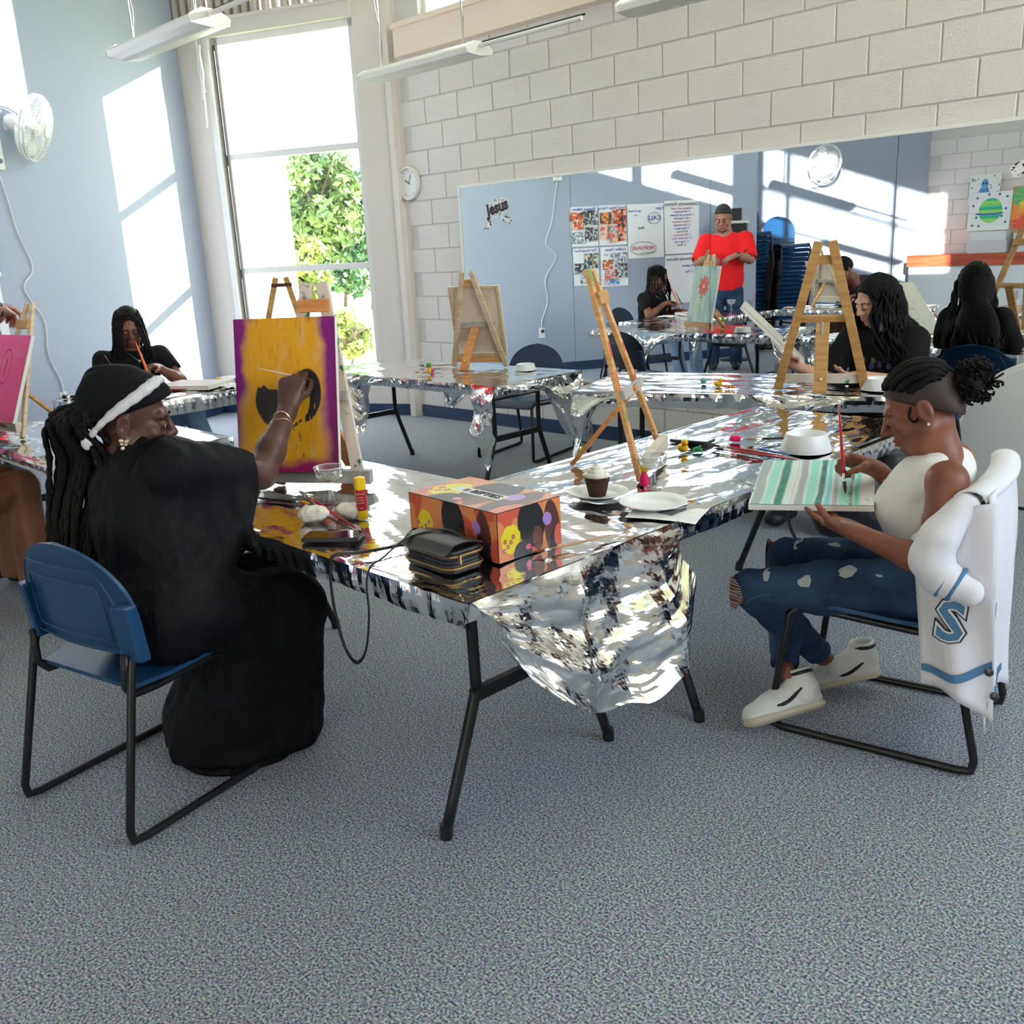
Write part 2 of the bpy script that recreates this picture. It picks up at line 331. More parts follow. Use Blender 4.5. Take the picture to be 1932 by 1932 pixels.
for n in range(-11,4):
    z0 = Z0+n*HB; k = -16+(n%2)
    for kk in range(-17,12):
        if (kk-n)%2: continue
        xl = X0+kk*HB; xr = xl+2*HB; zc = z0+HB/2
        if xl < -6.83:
            if xr < -6.75: continue
            xl = -6.83
        if zc > .5 and zc < 1.92 and xl > -6.0: continue
        if zc < .5 and xl > -1.4: continue
        block(wall_r, (xl+xr)/2, 5.605, zc, 0, (xr-xl-.008)/(2*HB-.008)*1.0)
bm_ = MB(); bm_.bbox((-6.74,5.50,3.05),(3.3,5.62,3.28)); bm_.bbox((-6.74,5.47,3.26),(3.3,5.62,3.30)); struct(bm_, 'trim_1', m_peach)
# vertical trim strip beside the column and the pipe box at its foot
tr = MB(); tr.bbox((-6.93,5.53,0),(-6.86,5.62,HT)); struct(tr, 'trim_2', m_grey)
def window(name, mk, panes, frm, gl):
    w = empty(name); w['kind'] = 'structure'; mk(frm)
    return w
m_glass = glass_mat('window_glass', (.97,.985,.98))
# clerestory frames and panes
w2 = empty('window_2', (0,0,0)); w2['kind'] = 'structure'
f = MB()
for a,b in ((-6.53,-3.85),(-3.62,-.72)):
    f.bbox((a,5.66,3.3),(b,5.72,3.36)); f.bbox((a,5.66,4.60),(b,5.72,4.66)); f.bbox((a,5.66,3.3),(a+.05,5.72,4.66)); f.bbox((b-.05,5.66,3.3),(b,5.72,4.66))
f.build('window_frame', m_alu, w2)
for lo,hi in (((-5.17,5.65,3.3),(-5.07,5.73,4.66)),((-3.24,5.66,3.3),(-3.18,5.72,4.66)),((-1.6,5.66,3.3),(-1.54,5.72,4.66)),((-3.6,5.66,4.05),(-.74,5.72,4.10))):
    MB().bbox(lo,hi).build('mullion', m_alu, w2)
for a,b,c,d in ((-6.48,-5.17,3.36,4.6),(-5.07,-3.9,3.36,4.6),(-3.57,-3.24,3.36,4.05),(-3.57,-3.24,4.1,4.6),(-3.18,-1.6,3.36,4.05),(-3.18,-1.6,4.1,4.6),(-1.54,-.77,3.36,4.05),(-1.54,-.77,4.1,4.6)):
    MB().bbox((a,5.687,c),(b,5.693,d)).build('pane', m_glass, w2)
# --- window wall
ww = MB()
for t0,t1,z0,z1 in ((-.2,.36,0,3.46),(1.84,2.26,0,HT),(.36,1.84,0,.34),(-.2,1.84,4.5,HT)): ww.box(*slab(C0,dW,nW,t0,t1,z0,z1,.22))
wall_w = struct(ww, 'wall_window', m_grey)
hd = MB(); hd.box(*slab(C0,dW,nW,-.1,1.84,3.44,3.56,.22,.04)); hd.box(*slab(C0,dW,nW,-.1,1.84,3.56,3.585,.22,.07)); struct(hd, 'trim_3', m_grey)
# ribbed metal panels above the header; narrow slots between some of them let sun through
ts = [-.1,.249,.365]+[.93,1.033,1.125,1.236,1.353,1.449]+[1.84]
m_rib = mat('ribbed_metal', srgb(196,186,180), .5)
for i in range(len(ts)-1):
    a,b = ts[i]+(.012 if i else 0), ts[i+1]-(.010 if i < len(ts)-2 else 0); p = MB(); p.box(*slab(C0,dW,nW,a,b,3.585,4.5,.03,-.02))
    k = a+.03
    while k < b-.02: p.box(*slab(C0,dW,nW,k,min(k+.045,b),3.585,4.5,.05,.03)); k += .09
    p.build('panel', m_rib, wall_w)
w1 = empty('window_1'); w1['kind'] = 'structure'
f = MB()
for t0,t1,z0,z1,o in ((.36,.42,.34,3.44,-.03),(1.78,1.84,.34,3.44,-.03),(.36,1.84,3.38,3.44,-.03),(.36,1.84,.34,.40,-.03),(.30,.36,.0,3.44,.03)): f.box(*slab(C0,dW,nW,t0,t1,z0,z1,.09,o))
f.build('window_frame', m_alu, w1)
for z in (1.355,2.39): MB().box(*slab(C0,dW,nW,.42,1.78,z,z+.055,.08,-.035)).build('mullion', m_alu, w1)
for z0,z1 in ((.4,1.355),(1.41,2.39),(2.445,3.38)): MB().box(*slab(C0,dW,nW,.42,1.78,z0,z1,.008,-.07)).build('pane', m_glass, w1)
g = MB(); g.box(*slab(C0,dW,nW,.385,.398,.4,3.38,.02,.0)); g.build('gasket', mat('dark_gasket',(.03,.03,.035),.5), w1)
# frayed white sealant strip by the window head
q = MB()
for k,(t,z,l) in enumerate(((.27,3.42,.5),(.285,3.3,.62),(.30,3.38,.4))): q.tube(spline([C0+dW*(t+.006*math.sin(j*2.1+k))+nW*.075+V3(0,0,z-l*j/5) for j in range(6)],14), .006+.002*k, 5)
q.build('sealant_strip', m_white, w1)
# --- blue wall, its far end, the recess and the rear block wall
lw = MB(); lw.box(*slab(C0,dL,nL,-.05,4.84,0,HT,.2)); wall_l = struct(lw, 'wall_left', m_blue)
rc = MB(); R0 = C0-nL*1.0; rc.box(*slab(R0,dL,nL,4.6,8.6,0,HT,.2)); rc.box(*slab(EL,-nL,-dL,0,1.1,0,HT,.2)); struct(rc, 'wall_back_left', m_blue)
bk = MB(); bk.bbox((-6.1,-3.42,0),(3.4,-3.22,HT)); wall_b = struct(bk, 'wall_back', m_joint)
for n in range(2,13):
    for k in range(0,8):
        xl = -5.86+(k-(n%2)*.5)*.4064
        if xl < -5.9: continue
        block(wall_b, xl+.2032, -3.215, .1016+n*HB, math.pi)
sd = MB(); sd.bbox((3.2,-3.42,0),(3.4,5.85,1.6)); sd.bbox((3.2,-3.42,4.6),(3.4,5.85,HT)); sd.bbox((3.2,-3.42,1.6),(3.4,1.2,4.6)); sd.bbox((3.2,5.5,1.6),(3.4,5.85,4.6)); struct(sd, 'wall_side', m_block)
w3 = empty('added_fill_window'); w3['kind'] = 'structure'  # unseen side window, added with its opening to brighten the middle of the room
for k in range(3): y = 1.2+1.43*k; MB().bbox((3.28,y,1.6),(3.34,y+.06,4.6)).build('mullion', m_alu, w3); MB().bbox((3.305,y+.06,1.6),(3.312,y+1.43,4.6)).build('pane', m_glass, w3)
bb = MB(); bb.box(*slab(C0,dL,nL,0,4.84,0,.107,.01,.01)); struct(bb, 'baseboard_left', m_base)
bb = MB(); bb.box(*slab(C0,dW,nW,0,2.15,0,.107,.01,.01)); struct(bb, 'baseboard_window', m_base)
bb = MB(); bb.bbox((-6.82,5.585,0),(3.3,5.61,.107)); struct(bb, 'baseboard_right', m_base)
bb = MB(); bb.box(*slab(R0,dL,nL,4.9,8.5,0,.107,.01,.01)); struct(bb, 'baseboard_back', m_base)
# --- outdoors: lawn, a sunlit white wing of the building, trees
gd = MB(); gd.bbox((-90,-30,-.5),(60,90,-.3)); o = struct(gd, 'ground', mat('lawn', srgb(150,172,92), .9, var=(.35,srgb(214,208,150),.4,.6), bump=(20,.6)))
bw = MB(); bw.bbox((-24,2.0,-.4),(-14,9.0,9)); o = bw.build('building_wing', mat('white_render', srgb(245,244,240), .8, bump=(8,.1))); tag(o,'tall plain white wing of the building outside the window','building')
m_leaf = [mat('leaf_%d'%i, c, .6, var=(.9,c2)) for i,(c,c2) in enumerate(((srgb(70,100,60),srgb(120,142,80)),(srgb(66,104,84),srgb(104,140,92)),(srgb(150,160,84),srgb(110,134,70))))]
m_bark = mat('bark', srgb(104,92,80), .9, bump=(12,.8))
def tree(x,y,h,r,ml,label,seed,n=3800,ls=.16,base=.25):
    g = np.random.default_rng(seed); t = empty('tree',(x,y,-.3),0,label,'tree','trees beyond the window')
    b = MB(); b.tube(spline([(0,0,0),(.1,.05,h*.35),(-.05,.1,h*.7)],8),[.16*h/7*(1-.1*i) for i in range(8)],7)
    for k in range(6): a = k*1.05+seed; b.tube(spline([(0,0,h*(.3+.06*k)),(math.cos(a)*r*.4,math.sin(a)*r*.4,h*(.45+.06*k)),(math.cos(a)*r*.75,math.sin(a)*r*.75,h*(.55+.06*k))],6),[.06,.05,.045,.035,.025,.012],5)
    b.build('trunk', m_bark, t, smooth=True)
    nb = 34; cc = g.normal(size=(nb,3)); cc /= np.linalg.norm(cc,axis=1)[:,None]; cc *= (g.random(nb)**.4)[:,None]*np.array([r,r,h*(1-base)/2])*.85; cc[:,2] += h*(base+(1-base)/2)
    ci = g.integers(0,nb,n); d = g.normal(size=(n,3)); d /= np.linalg.norm(d,axis=1)[:,None]; P = cc[ci]+d*(r*.33*g.random(n)**.35)[:,None]
    nn = d+.7*g.normal(size=(n,3)); nn /= np.linalg.norm(nn,axis=1)[:,None]; u = np.cross(nn,g.normal(size=(n,3))); u /= np.linalg.norm(u,axis=1)[:,None]; v = np.cross(nn,u); s = (ls*(.6+.8*g.random(n)))[:,None]
    V = np.stack([P-u*s,P-v*s*.5,P+u*s,P+v*s*.5],1).reshape(-1,3); me = bpy.data.meshes.new('foliage'); me.from_pydata(V.tolist(),[],[(4*i,4*i+1,4*i+2,4*i+3) for i in range(n)]); finish(me,'foliage',ml,t,kind='stuff')
tree(-24.8,16.9,5.3,1.45,m_leaf[0],'tall leafy green tree, nearest to the window',1,6500,.13)
tree(-27.0,20.3,5.0,1.9,m_leaf[1],'broad blue-green tree standing behind the tall leafy one',2,5200,.15)
tree(-21.4,13.9,2.7,.75,m_leaf[2],'low yellow-green tree close beside the white wing',3,3200,.1,.1)
tree(-30.5,21.6,3.3,2.0,m_leaf[1],'short dark round tree at the lawn, behind the bush',4,2600,.16,.1)
tree(-13.4,9.5,.95,.42,m_leaf[2],'small pale bush on the lawn below the window',5,1800,.05,.05)
for i,(x,y,h,r,k,lb) in enumerate(((-58,40,6.5,4.2,1,'far dark tree at the left of the tree line'),(-48,41,5.5,4.0,0,'far tree in the middle of the tree line'),(-43,50,5,4.4,1,'far wide tree at the right of the tree line'))): tree(x,y,h,r,m_leaf[k],lb,20+i,3200,.34,.08)
# ================================================================ mirror, lamps, fans, clock, paper on the wall
m_mirror = mat('mirror_silver', (.86,.90,.905), .0, 1)
mr = empty('wall_mirror', (-6.11,5.6,0), 0, 'long frameless mirror of several panels on the block wall', 'mirror')
xs = [-6.11,-4.895,-3.675,-2.44,-1.22,0.0]
for a,b in zip(xs,xs[1:]): p = MB(); p.bbox((a+6.11+.0015,-.028,.452),(b+6.11-.0015,-.012,1.968)); p.build('mirror_panel', m_mirror, mr)
for lo,hi in (((-.02,-.036,1.964),(6.11,-.008,1.985)),((-.02,-.036,.435),(6.11,-.008,.455)),((-.02,-.034,.44),(.002,-.008,1.98))): MB().bbox(lo,hi).build('edge_strip', m_white, mr)
# stickers on the glass
m_stk = mat('sticker_print', (.03,.03,.03), .6); m_stw = mat('sticker_white', srgb(232,232,230), .5)
RW = np.stack([V3(1,0,0),V3(0,0,1),V3(0,-1,0)],1)          # text facing -Y
def sticker(x, z, w, h, rot, label, txt=None, seed=0):
    t = empty('sticker', (x,5.571,z), 0, label, 'sticker', 'cut-out stickers on the mirror'); R = RW@Rz(rot)
    g = random.Random(seed); pts = []
    for i in range(28): a = 2*math.pi*i/28; c,s = math.cos(a), math.sin(a); k = (abs(c)**4+abs(s)**4)**-.25; pts.append((w/2*k*c*g.uniform(.9,1.06), h/2*k*s*g.uniform(.84,1.1)))
    MB().prism(pts, -.0005, .0005, R).build('backing', m_stw, t)
    mb = MB()
    for i in range(26):
        a = 2*math.pi*g.random(); q = (w*.43*math.cos(a)*g.uniform(.55,1), h*.42*math.sin(a)); r = g.uniform(.004,.011); b = g.random()*3
        mb.prism([(q[0]+r*1.5*math.cos(b),q[1]+r*.5*math.sin(b)),(q[0]-r*math.sin(b),q[1]+r*math.cos(b)),(q[0]-r*math.cos(b),q[1]-r*.7*math.sin(b))], .0006, .0012, R)
    mb.build('ink_pattern', m_stk, t, kind='stuff')
    if txt: text_mesh('lettering', txt, h*.95, m_stk, t, R, R@V3(0,0,.0016), bold=.006)
sticker(-5.675,1.785,.27,.13,.20,'torn black and white sticker reading Jesus near the top of the mirror','Jesus',1)
sticker(-5.79,1.655,.115,.06,.45,'small torn sticker scrap below and left of the one with lettering',None,2)
sticker(-5.575,1.685,.145,.05,-.35,'small curved sticker scrap below and right of the one with lettering',None,3)
sticker(-1.79,1.73,.09,.07,.5,'black leaf-patterned sticker scrap at the far right of the mirror',None,4)
# clock
ck = empty('wall_clock', (-6.775,5.598,2.056), 0, 'round white wall clock beside the window on the block wall', 'clock')
RC = np.stack([V3(1,0,0),V3(0,0,1),V3(0,-1,0)],1)
MB().lathe([(.14,0),(.142,.02),(.138,.034),(.124,.036),(.118,.022),(.117,.01)], n=40, R=RC, cap=False).build('rim', mat('clock_rim', srgb(226,222,216), .35), ck, smooth=50)
MB().lathe([(0,.012),(.119,.012)], n=40, R=RC, cap=False).build('dial', mat('clock_dial', srgb(240,240,236), .5), ck)
for i in range(12): a = i*math.pi/6; MB().box(RC@V3(.1*math.sin(a),.1*math.cos(a),.0135), (.004,.014,.001), RC@Rz(-a)).build('hour_mark', m_black, ck)
for n_,a,l,w in (('hour_hand',-1.02,.062,.007),('minute_hand',.42,.09,.005)):
    MB().box(RC@(Rz(-a)@V3(0,l/2-.01,.016)), (w,l,.001), RC@Rz(-a)).build(n_, m_black, ck)
# suspended lamps
m_lamp = mat('lamp_enamel', srgb(236,234,228), .35); m_diff = mat('lamp_diffuser', srgb(240,239,235), .5, bump=((3,200,3),.15)); m_steel = mat('steel_rod', (.55,.54,.53), .35, .9)
def lamp(x0, x1, y, z, label, rod_r=True):
    t = empty('ceiling_lamp', (x0,y,z), 0, label, 'lamp', 'long lamps hung on rods'); l = x1-x0
    prof = [(-.12,.03),(-.11,0),(.0,-.012),(.11,0),(.12,.03),(.105,.045),(.045,.075),(-.045,.075),(-.105,.045)]
    R = np.stack([V3(0,1,0),V3(0,0,1),V3(1,0,0)],1)
    MB().prism(prof, .012, l-.012, R).build('housing', m_lamp, t)
    MB().prism([(-.112,.004),(0,-.014),(.112,.004),(0,-.006)], .02, l-.02, R).build('diffuser', m_diff, t)
    for a in (0,l-.012): MB().prism([(p*1.05,q*1.05) for p,q in prof], a, a+.012, R).build('end_cap', m_lamp, t)
    for a in (.16,l-.16):
        MB().tube([(a,0,.07),(a,0,HT-z)], .006, 6).build('rod', m_steel, t)
        MB().tube([(a-.05,0,.6),(a-.02,.03,.25),(a,0,.075)], .004, 5).build('wire', mat('grey_wire',(.2,.2,.2),.5), t)
    MB().tube([(l,0,.05),(l+.9,0,.05)], .014, 8).build('conduit', m_lamp, t)
    MB().tube([(l,.03,.075),(l+.9,.03,.075)], .007, 6).build('cable', m_black, t)
    return t
lamp(-6.15,-5.06,2.88,2.70,'long white lamp hung over the room, nearest to the window')
lamp(-6.22,-5.0,4.82,2.73,'long white lamp hung close to the block wall beside the window')
lamp(-3.75,-2.5,4.82,2.73,'long white lamp hung close to the block wall, above the mirror')
lamp(-4.15,-2.95,2.88,2.70,'long white lamp in the middle row, seen only by its shadow')
lamp(-6.0,-4.8,.9,2.68,'long white lamp nearest to the rear, in front of the chair stacks')
lamp(-4.8,-3.55,-1.25,2.72,'long white lamp hung before the rear block wall')
# wall fans
m_fan = mat('fan_plastic', srgb(232,232,228), .35); m_fang = mat('fan_grille', srgb(225,226,224), .3); m_clear = glass_mat('fan_blade_clear', (.86,.88,.9), .2)
def fan(p, face, label):
    """p: centre of the grille; face: unit direction the fan blows to"""
    t = empty('wall_fan', p, 0, label, 'fan', 'white wall fans'); z = V3(*face); z = z/np.linalg.norm(z); R = frame(z, np.cross((0,0,1),z)); r = .23
    for n_,rr,zz,tk_ in (('front_ring',r,.0,.008),('rear_ring',r,-.03,.008),('middle_ring',r*.62,.05,.004)):
        MB().tube([R@V3(rr*math.cos(a),rr*math.sin(a),zz) for a in np.linspace(0,2*math.pi,40,endpoint=False)], tk_, 6, closed=True).build(n_, m_fan, t, smooth=True)
    g = MB()
    for i in range(56):
        a = 2*math.pi*i/56; c,s = math.cos(a), math.sin(a)
        g.tube([R@V3(rr*c,rr*s,zz) for rr,zz in ((.05,.07),(r*.62,.055),(r*.93,.03),(r,0))], .0016, 4, cap=False); g.tube([R@V3(rr*c,rr*s,zz) for rr,zz in ((r,-.03),(r*.9,-.07),(r*.5,-.10),(.06,-.11))], .0016, 4, cap=False)
    g.build('grille', m_fang, t)
    MB().lathe([(0,.082),(.045,.08),(.058,.068),(.05,.06)], R=R, n=24).build('badge', m_fan, t, smooth=40)
    for k in range(5):
        a0 = k*2*math.pi/5; G = np.zeros((8,6,3))
        for i in range(8):
            for j in range(6):
                u = i/7; rr = .04+u*.165; w = .25+.5*math.sin(math.pi*min(1,u*1.1))**.6; a = a0+(j/5-.5)*w*1.1; G[i,j] = R@V3(rr*math.cos(a),rr*math.sin(a),-.035+.03*(j/5-.5))
        MB().grid(G).build('blade', m_fang, t, smooth=True)
    MB().lathe([(.03,.02),(.035,0),(.035,-.05),(.03,-.06)], R=R, n=16).build('hub', m_fan, t, smooth=40)
    MB().ball(R@V3(0,0,-.16), (.062,.062,.085), 16, 10, R).build('motor', m_fan, t, smooth=True)
    MB().tube([R@V3(0,0,-.2), V3(*(R@V3(0,0,-.26)))-V3(0,0,.06), V3(*(R@V3(0,0,-.32)))-V3(0,0,.10)], [.035,.04,.045], 10).build('arm', m_fan, t, smooth=True)
    return t, R
f1,_ = fan((-7.69,2.86,2.48), (.64,.72,-.28), 'white wall fan high on the blue wall, seen edge-on')
pl = MB(); c = V3(-7.745,2.55,2.34)-V3(-7.69,2.86,2.48); Rw = np.stack([dL,nL,V3(0,0,1)],1)
pl.box(c, (.11,.07,.30), Rw); pb = pl.build('wall_bracket', m_fan, f1, bevel=.012)
MB().lathe([(.016,0),(.016,.02),(.012,.024)], c+Rw@V3(.0,.035,-.09), 14, np.stack([dL,V3(0,0,-1),nL],1)).build('knob', mat('grey_knob',(.2,.21,.22),.4), pb)
f2,_ = fan((-6.47,-1.40,2.37), (.80,.55,-.22), 'white wall fan above the stacked chairs')
c = V3(-6.70,-1.53,2.22)-V3(-6.47,-1.40,2.37); p2 = MB(); p2.box(c, (.11,.07,.30), Rw); p2.build('wall_bracket', m_fan, f2, bevel=.012)
cord = spline([(-7.745,2.55,2.2),(-7.74,2.60,2.0),(-7.72,2.66,1.75),(-7.79,2.72,1.5),(-7.72,2.62,1.35),(-7.80,2.74,1.1),(-7.795,2.72,.85),(-7.84,2.79,.62),(-7.84,2.79,.52)],60)
cord = [V3(*p) for p in cord]; cord = [p-nL*((p-C0)@nL-.008) for p in cord]
tag(MB().tube(cord, .0045, 6).build('fan_cord', m_white, smooth=True), 'thin white cord running down the blue wall from the fan to the outlet', 'cord')
o = empty('wall_outlet', tuple(C0+dL*2.155+nL*.001+V3(0,0,.48)), 0, 'white wall outlet with a plug low on the blue wall', 'outlet')
MB().box((0,0,0),(.075,.008,.118),Rw).build('cover_plate', m_white, o, bevel=.003); MB().box(nL*.02+V3(0,0,.02),(.03,.035,.03),Rw).build('plug', m_black, o, bevel=.004)
# sheets of paper on the blue wall
m_paper = mat('poster_paper', srgb(236,236,238), .7); ink = {'b':mat('blue_marker',srgb(50,60,170),.6),'k':mat('black_marker',(.03,.03,.04),.6),'r':mat('red_marker',srgb(190,50,70),.6),'g':mat('green_marker',srgb(80,140,70),.6),'p':mat('purple_marker',srgb(130,60,140),.6)}
RP = np.stack([-dL,V3(0,0,1),nL],1)
def photo_fn(seed, pal):
    def fn(u,v,w,h):
        P = np.stack([u*w*40,v*h*40],-1); n = fbm(P,.5,4,seed); k = fbm(P,.9,3,seed+9); C = np.zeros(u.shape+(3,)); cols = [srgb(*c) for c in pal]
        C[:] = cols[0]; C = layer(C,(n-.42)*8,cols[1]); C = layer(C,(k-.52)*9,cols[2]); C = layer(C,(fbm(P,1.6,3,seed+3)-.58)*10,cols[3]); return C
    return fn
FOOD = [(60,40,40),(214,90,70),(240,200,170),(235,120,60)]; CROWD = [(50,55,60),(150,160,165),(90,70,66),(225,228,228)]; POOL = [(70,110,120),(226,190,140),(60,52,50),(200,225,220)]; PINK = [(230,80,110),(250,200,190),(70,150,190),(250,170,60)]; GREY = [(150,155,165),(205,210,218),(90,95,105),(235,235,238)]
def sheet(t0, t1, z0, z1, label, texts, photos=(), shapes=None):
    """lies on the blue wall between distances t0..t1 from the window corner"""
    c = C0+dL*(t0+t1)/2+nL*.004+V3(0,0,(z0+z1)/2); p = empty('paper_sheet', tuple(c), 0, label, 'poster', 'sheets of paper on the blue wall'); w,h = t1-t0, z1-z0
    G = np.zeros((9,7,3))
    for i in range(9):
        for j in range(7): u,v = j/6-.5, i/8-.5; G[i,j] = RP@V3(u*w, v*h, .004*math.sin(5*u+3*v)+(.03*max(0,-v-.3) if i < 3 else 0))
    MB().grid(G).build('paper', m_paper, p, smooth=True)
    for s,x,y,sz,k in texts: text_mesh('handwriting', s, sz, ink[k], p, RP, RP@V3(x*w/2,y*h/2,.008), shear=.15)
    for i,(x,y,a,b,pal) in enumerate(photos): paint_panel('photo', a*w, b*h, 30, 26, photo_fn(int(t0*100)+i*7, pal), p, RP, RP@V3(x*w/2,y*h/2,.009))
    if shapes: shapes(p,w,h)
    return p
ph1 = [(.55,.5,.5,.22,FOOD),(-.45,.42,.55,.36,CROWD),(.5,.05,.42,.2,FOOD),(-.5,-.4,.45,.36,CROWD),(.5,-.55,.5,.3,GREY)]
sheet(2.56,2.905,1.45,1.90,'photo collage headed Elegant Affairs, first sheet of the upper row beside the cord',[('Elegant Affairs',0,.86,.05,'b')],ph1)
sheet(2.915,3.27,1.45,1.905,'photo collage headed Good Times Tasting, second sheet of the upper row',[('Good Times Tasting',0,.86,.045,'b')],[(-.5,.42,.5,.36,FOOD),(.5,.35,.42,.3,[(40,42,50),(240,170,60),(60,60,70),(235,120,80)]),(.6,-.3,.36,.4,PINK),(.0,-.45,.4,.42,PINK),(-.65,-.38,.3,.44,FOOD)])
sheet(2.58,2.905,1.0,1.43,'photo collage headed The Hotel Pool, lower row beneath the first collage',[('The Hotel Pool',0,.86,.045,'b')],[(-.4,.3,.55,.4,POOL),(.5,-.1,.45,.3,CROWD),(.0,-.6,.5,.3,GREY)])
sheet(2.93,3.28,.97,1.43,'photo collage headed Coffee Times and trips, lower row beneath the second collage',[('Coffee Times',-.1,.86,.05,'b'),('and',.6,.62,.035,'b')],[(-.3,.45,.62,.24,GREY),(.5,.1,.38,.25,FOOD),(-.5,-.2,.45,.36,CROWD),(.3,-.45,.45,.26,PINK),(.25,-.75,.6,.16,[(60,140,200),(240,200,190),(90,160,210),(250,240,240)])])
def call(p,w,h):
    for cx,cy,rx,ry in ((-.28,.28,.085,.065),(.1,-.38,.17,.075)):
        MB().tube([RP@V3(cx*w/1.2+rx*math.cos(a),cy*h/1.2+ry*math.sin(a),.008) for a in np.linspace(0,6.28,28,endpoint=False)], .0025, 4, closed=True).build('speech_bubble', ink['k'], p)
sheet(3.285,3.76,1.28,1.905,'white sheet with CALL and RESPONSE in drawn speech bubbles',[('I am',-.78,.82,.06,'b'),('CALL',-.47,.47,.075,'b'),('And',.25,.12,.05,'k'),('RESPONSE',.17,-.63,.062,'r'),('Community lines',-.1,-.8,.03,'g'),('say it back',.6,.75,.04,'b'),('go ...',.6,.6,.03,'b')],(),call)
norms = ['1. Respect each other','2. Self Discipline','3. Listen to the Speaker','4. Be Teamwork','5. Honor everyone','6. Own mistakes','7. Body Space','8. Honesty','9. Ask Questions','10. Use inside Voice','11. Keep it up','12. Share']
sheet(3.77,4.235,1.31,1.93,'white sheet headed Community Norms with a numbered list',[('Community Norms',0,.86,.058,'k')]+[(s,.0,.70-.125*i,.034,'rpbk'[i%4]) for i,s in enumerate(norms)])
sheet(3.78,4.24,.72,1.29,'lower white sheet headed Community Norms, partly hidden by the easel',[('Community Norms',0,.84,.055,'k'),('1. Problem',-.4,.55,.045,'b'),('2. Plan',-.4,.3,.045,'b')])
# ================================================================ tables under foil
m_tleg = mat('table_leg_steel', (.02,.021,.023), .38, .3); m_ttop = mat('table_plastic', srgb(215,215,212), .5)
def foil_mat():
    m = mat('silver_foil', (.90,.905,.91), .07, 1); nt = m.node_tree; L = nt.links.new; b = nt.nodes['Principled BSDF']; tc = nt.nodes.new('ShaderNodeTexCoord')
    def ns(sc, det, st, dist, prev):
        mp = nt.nodes.new('ShaderNodeMapping'); mp.inputs['Scale'].default_value = sc; L(tc.outputs['Object'], mp.inputs[0]); n = nt.nodes.new('ShaderNodeTexNoise'); n.noise_type = 'RIDGED_MULTIFRACTAL' if det > 2 else 'FBM'; n.inputs['Scale'].default_value = 1; n.inputs['Detail'].default_value = det; L(mp.outputs[0], n.inputs['Vector'])
        u = nt.nodes.new('ShaderNodeBump'); u.inputs['Strength'].default_value = st; u.inputs['Distance'].default_value = dist; L(n.outputs['Fac'], u.inputs['Height'])
        if prev: L(prev.outputs[0], u.inputs['Normal'])
        return u
    u = ns((6,16,8),3,.08,.02,None); u = ns((50,40,50),1,.03,.01,u); L(u.outputs[0], b.inputs['Normal']); return m
m_foil = foil_mat()
def tri(x): return np.abs((x%1)*2-1)-.5
def crumple(P, f, n, seed):
    """faceted creases: folded triangle waves along random directions"""
    g = np.random.default_rng(seed); k = P.shape[-1]; out = 0
    for i in range(n):
        d = g.normal(size=k); d /= np.linalg.norm(d); ff = f*g.uniform(.6,1.7); w = (fbm(P,f*.35,2,seed+31+i)-.5)*2.2; out = out+tri(P@d*ff+g.random()+w)/math.sqrt(n)*(1.2/(ff/f))
    return out
ZT = .70
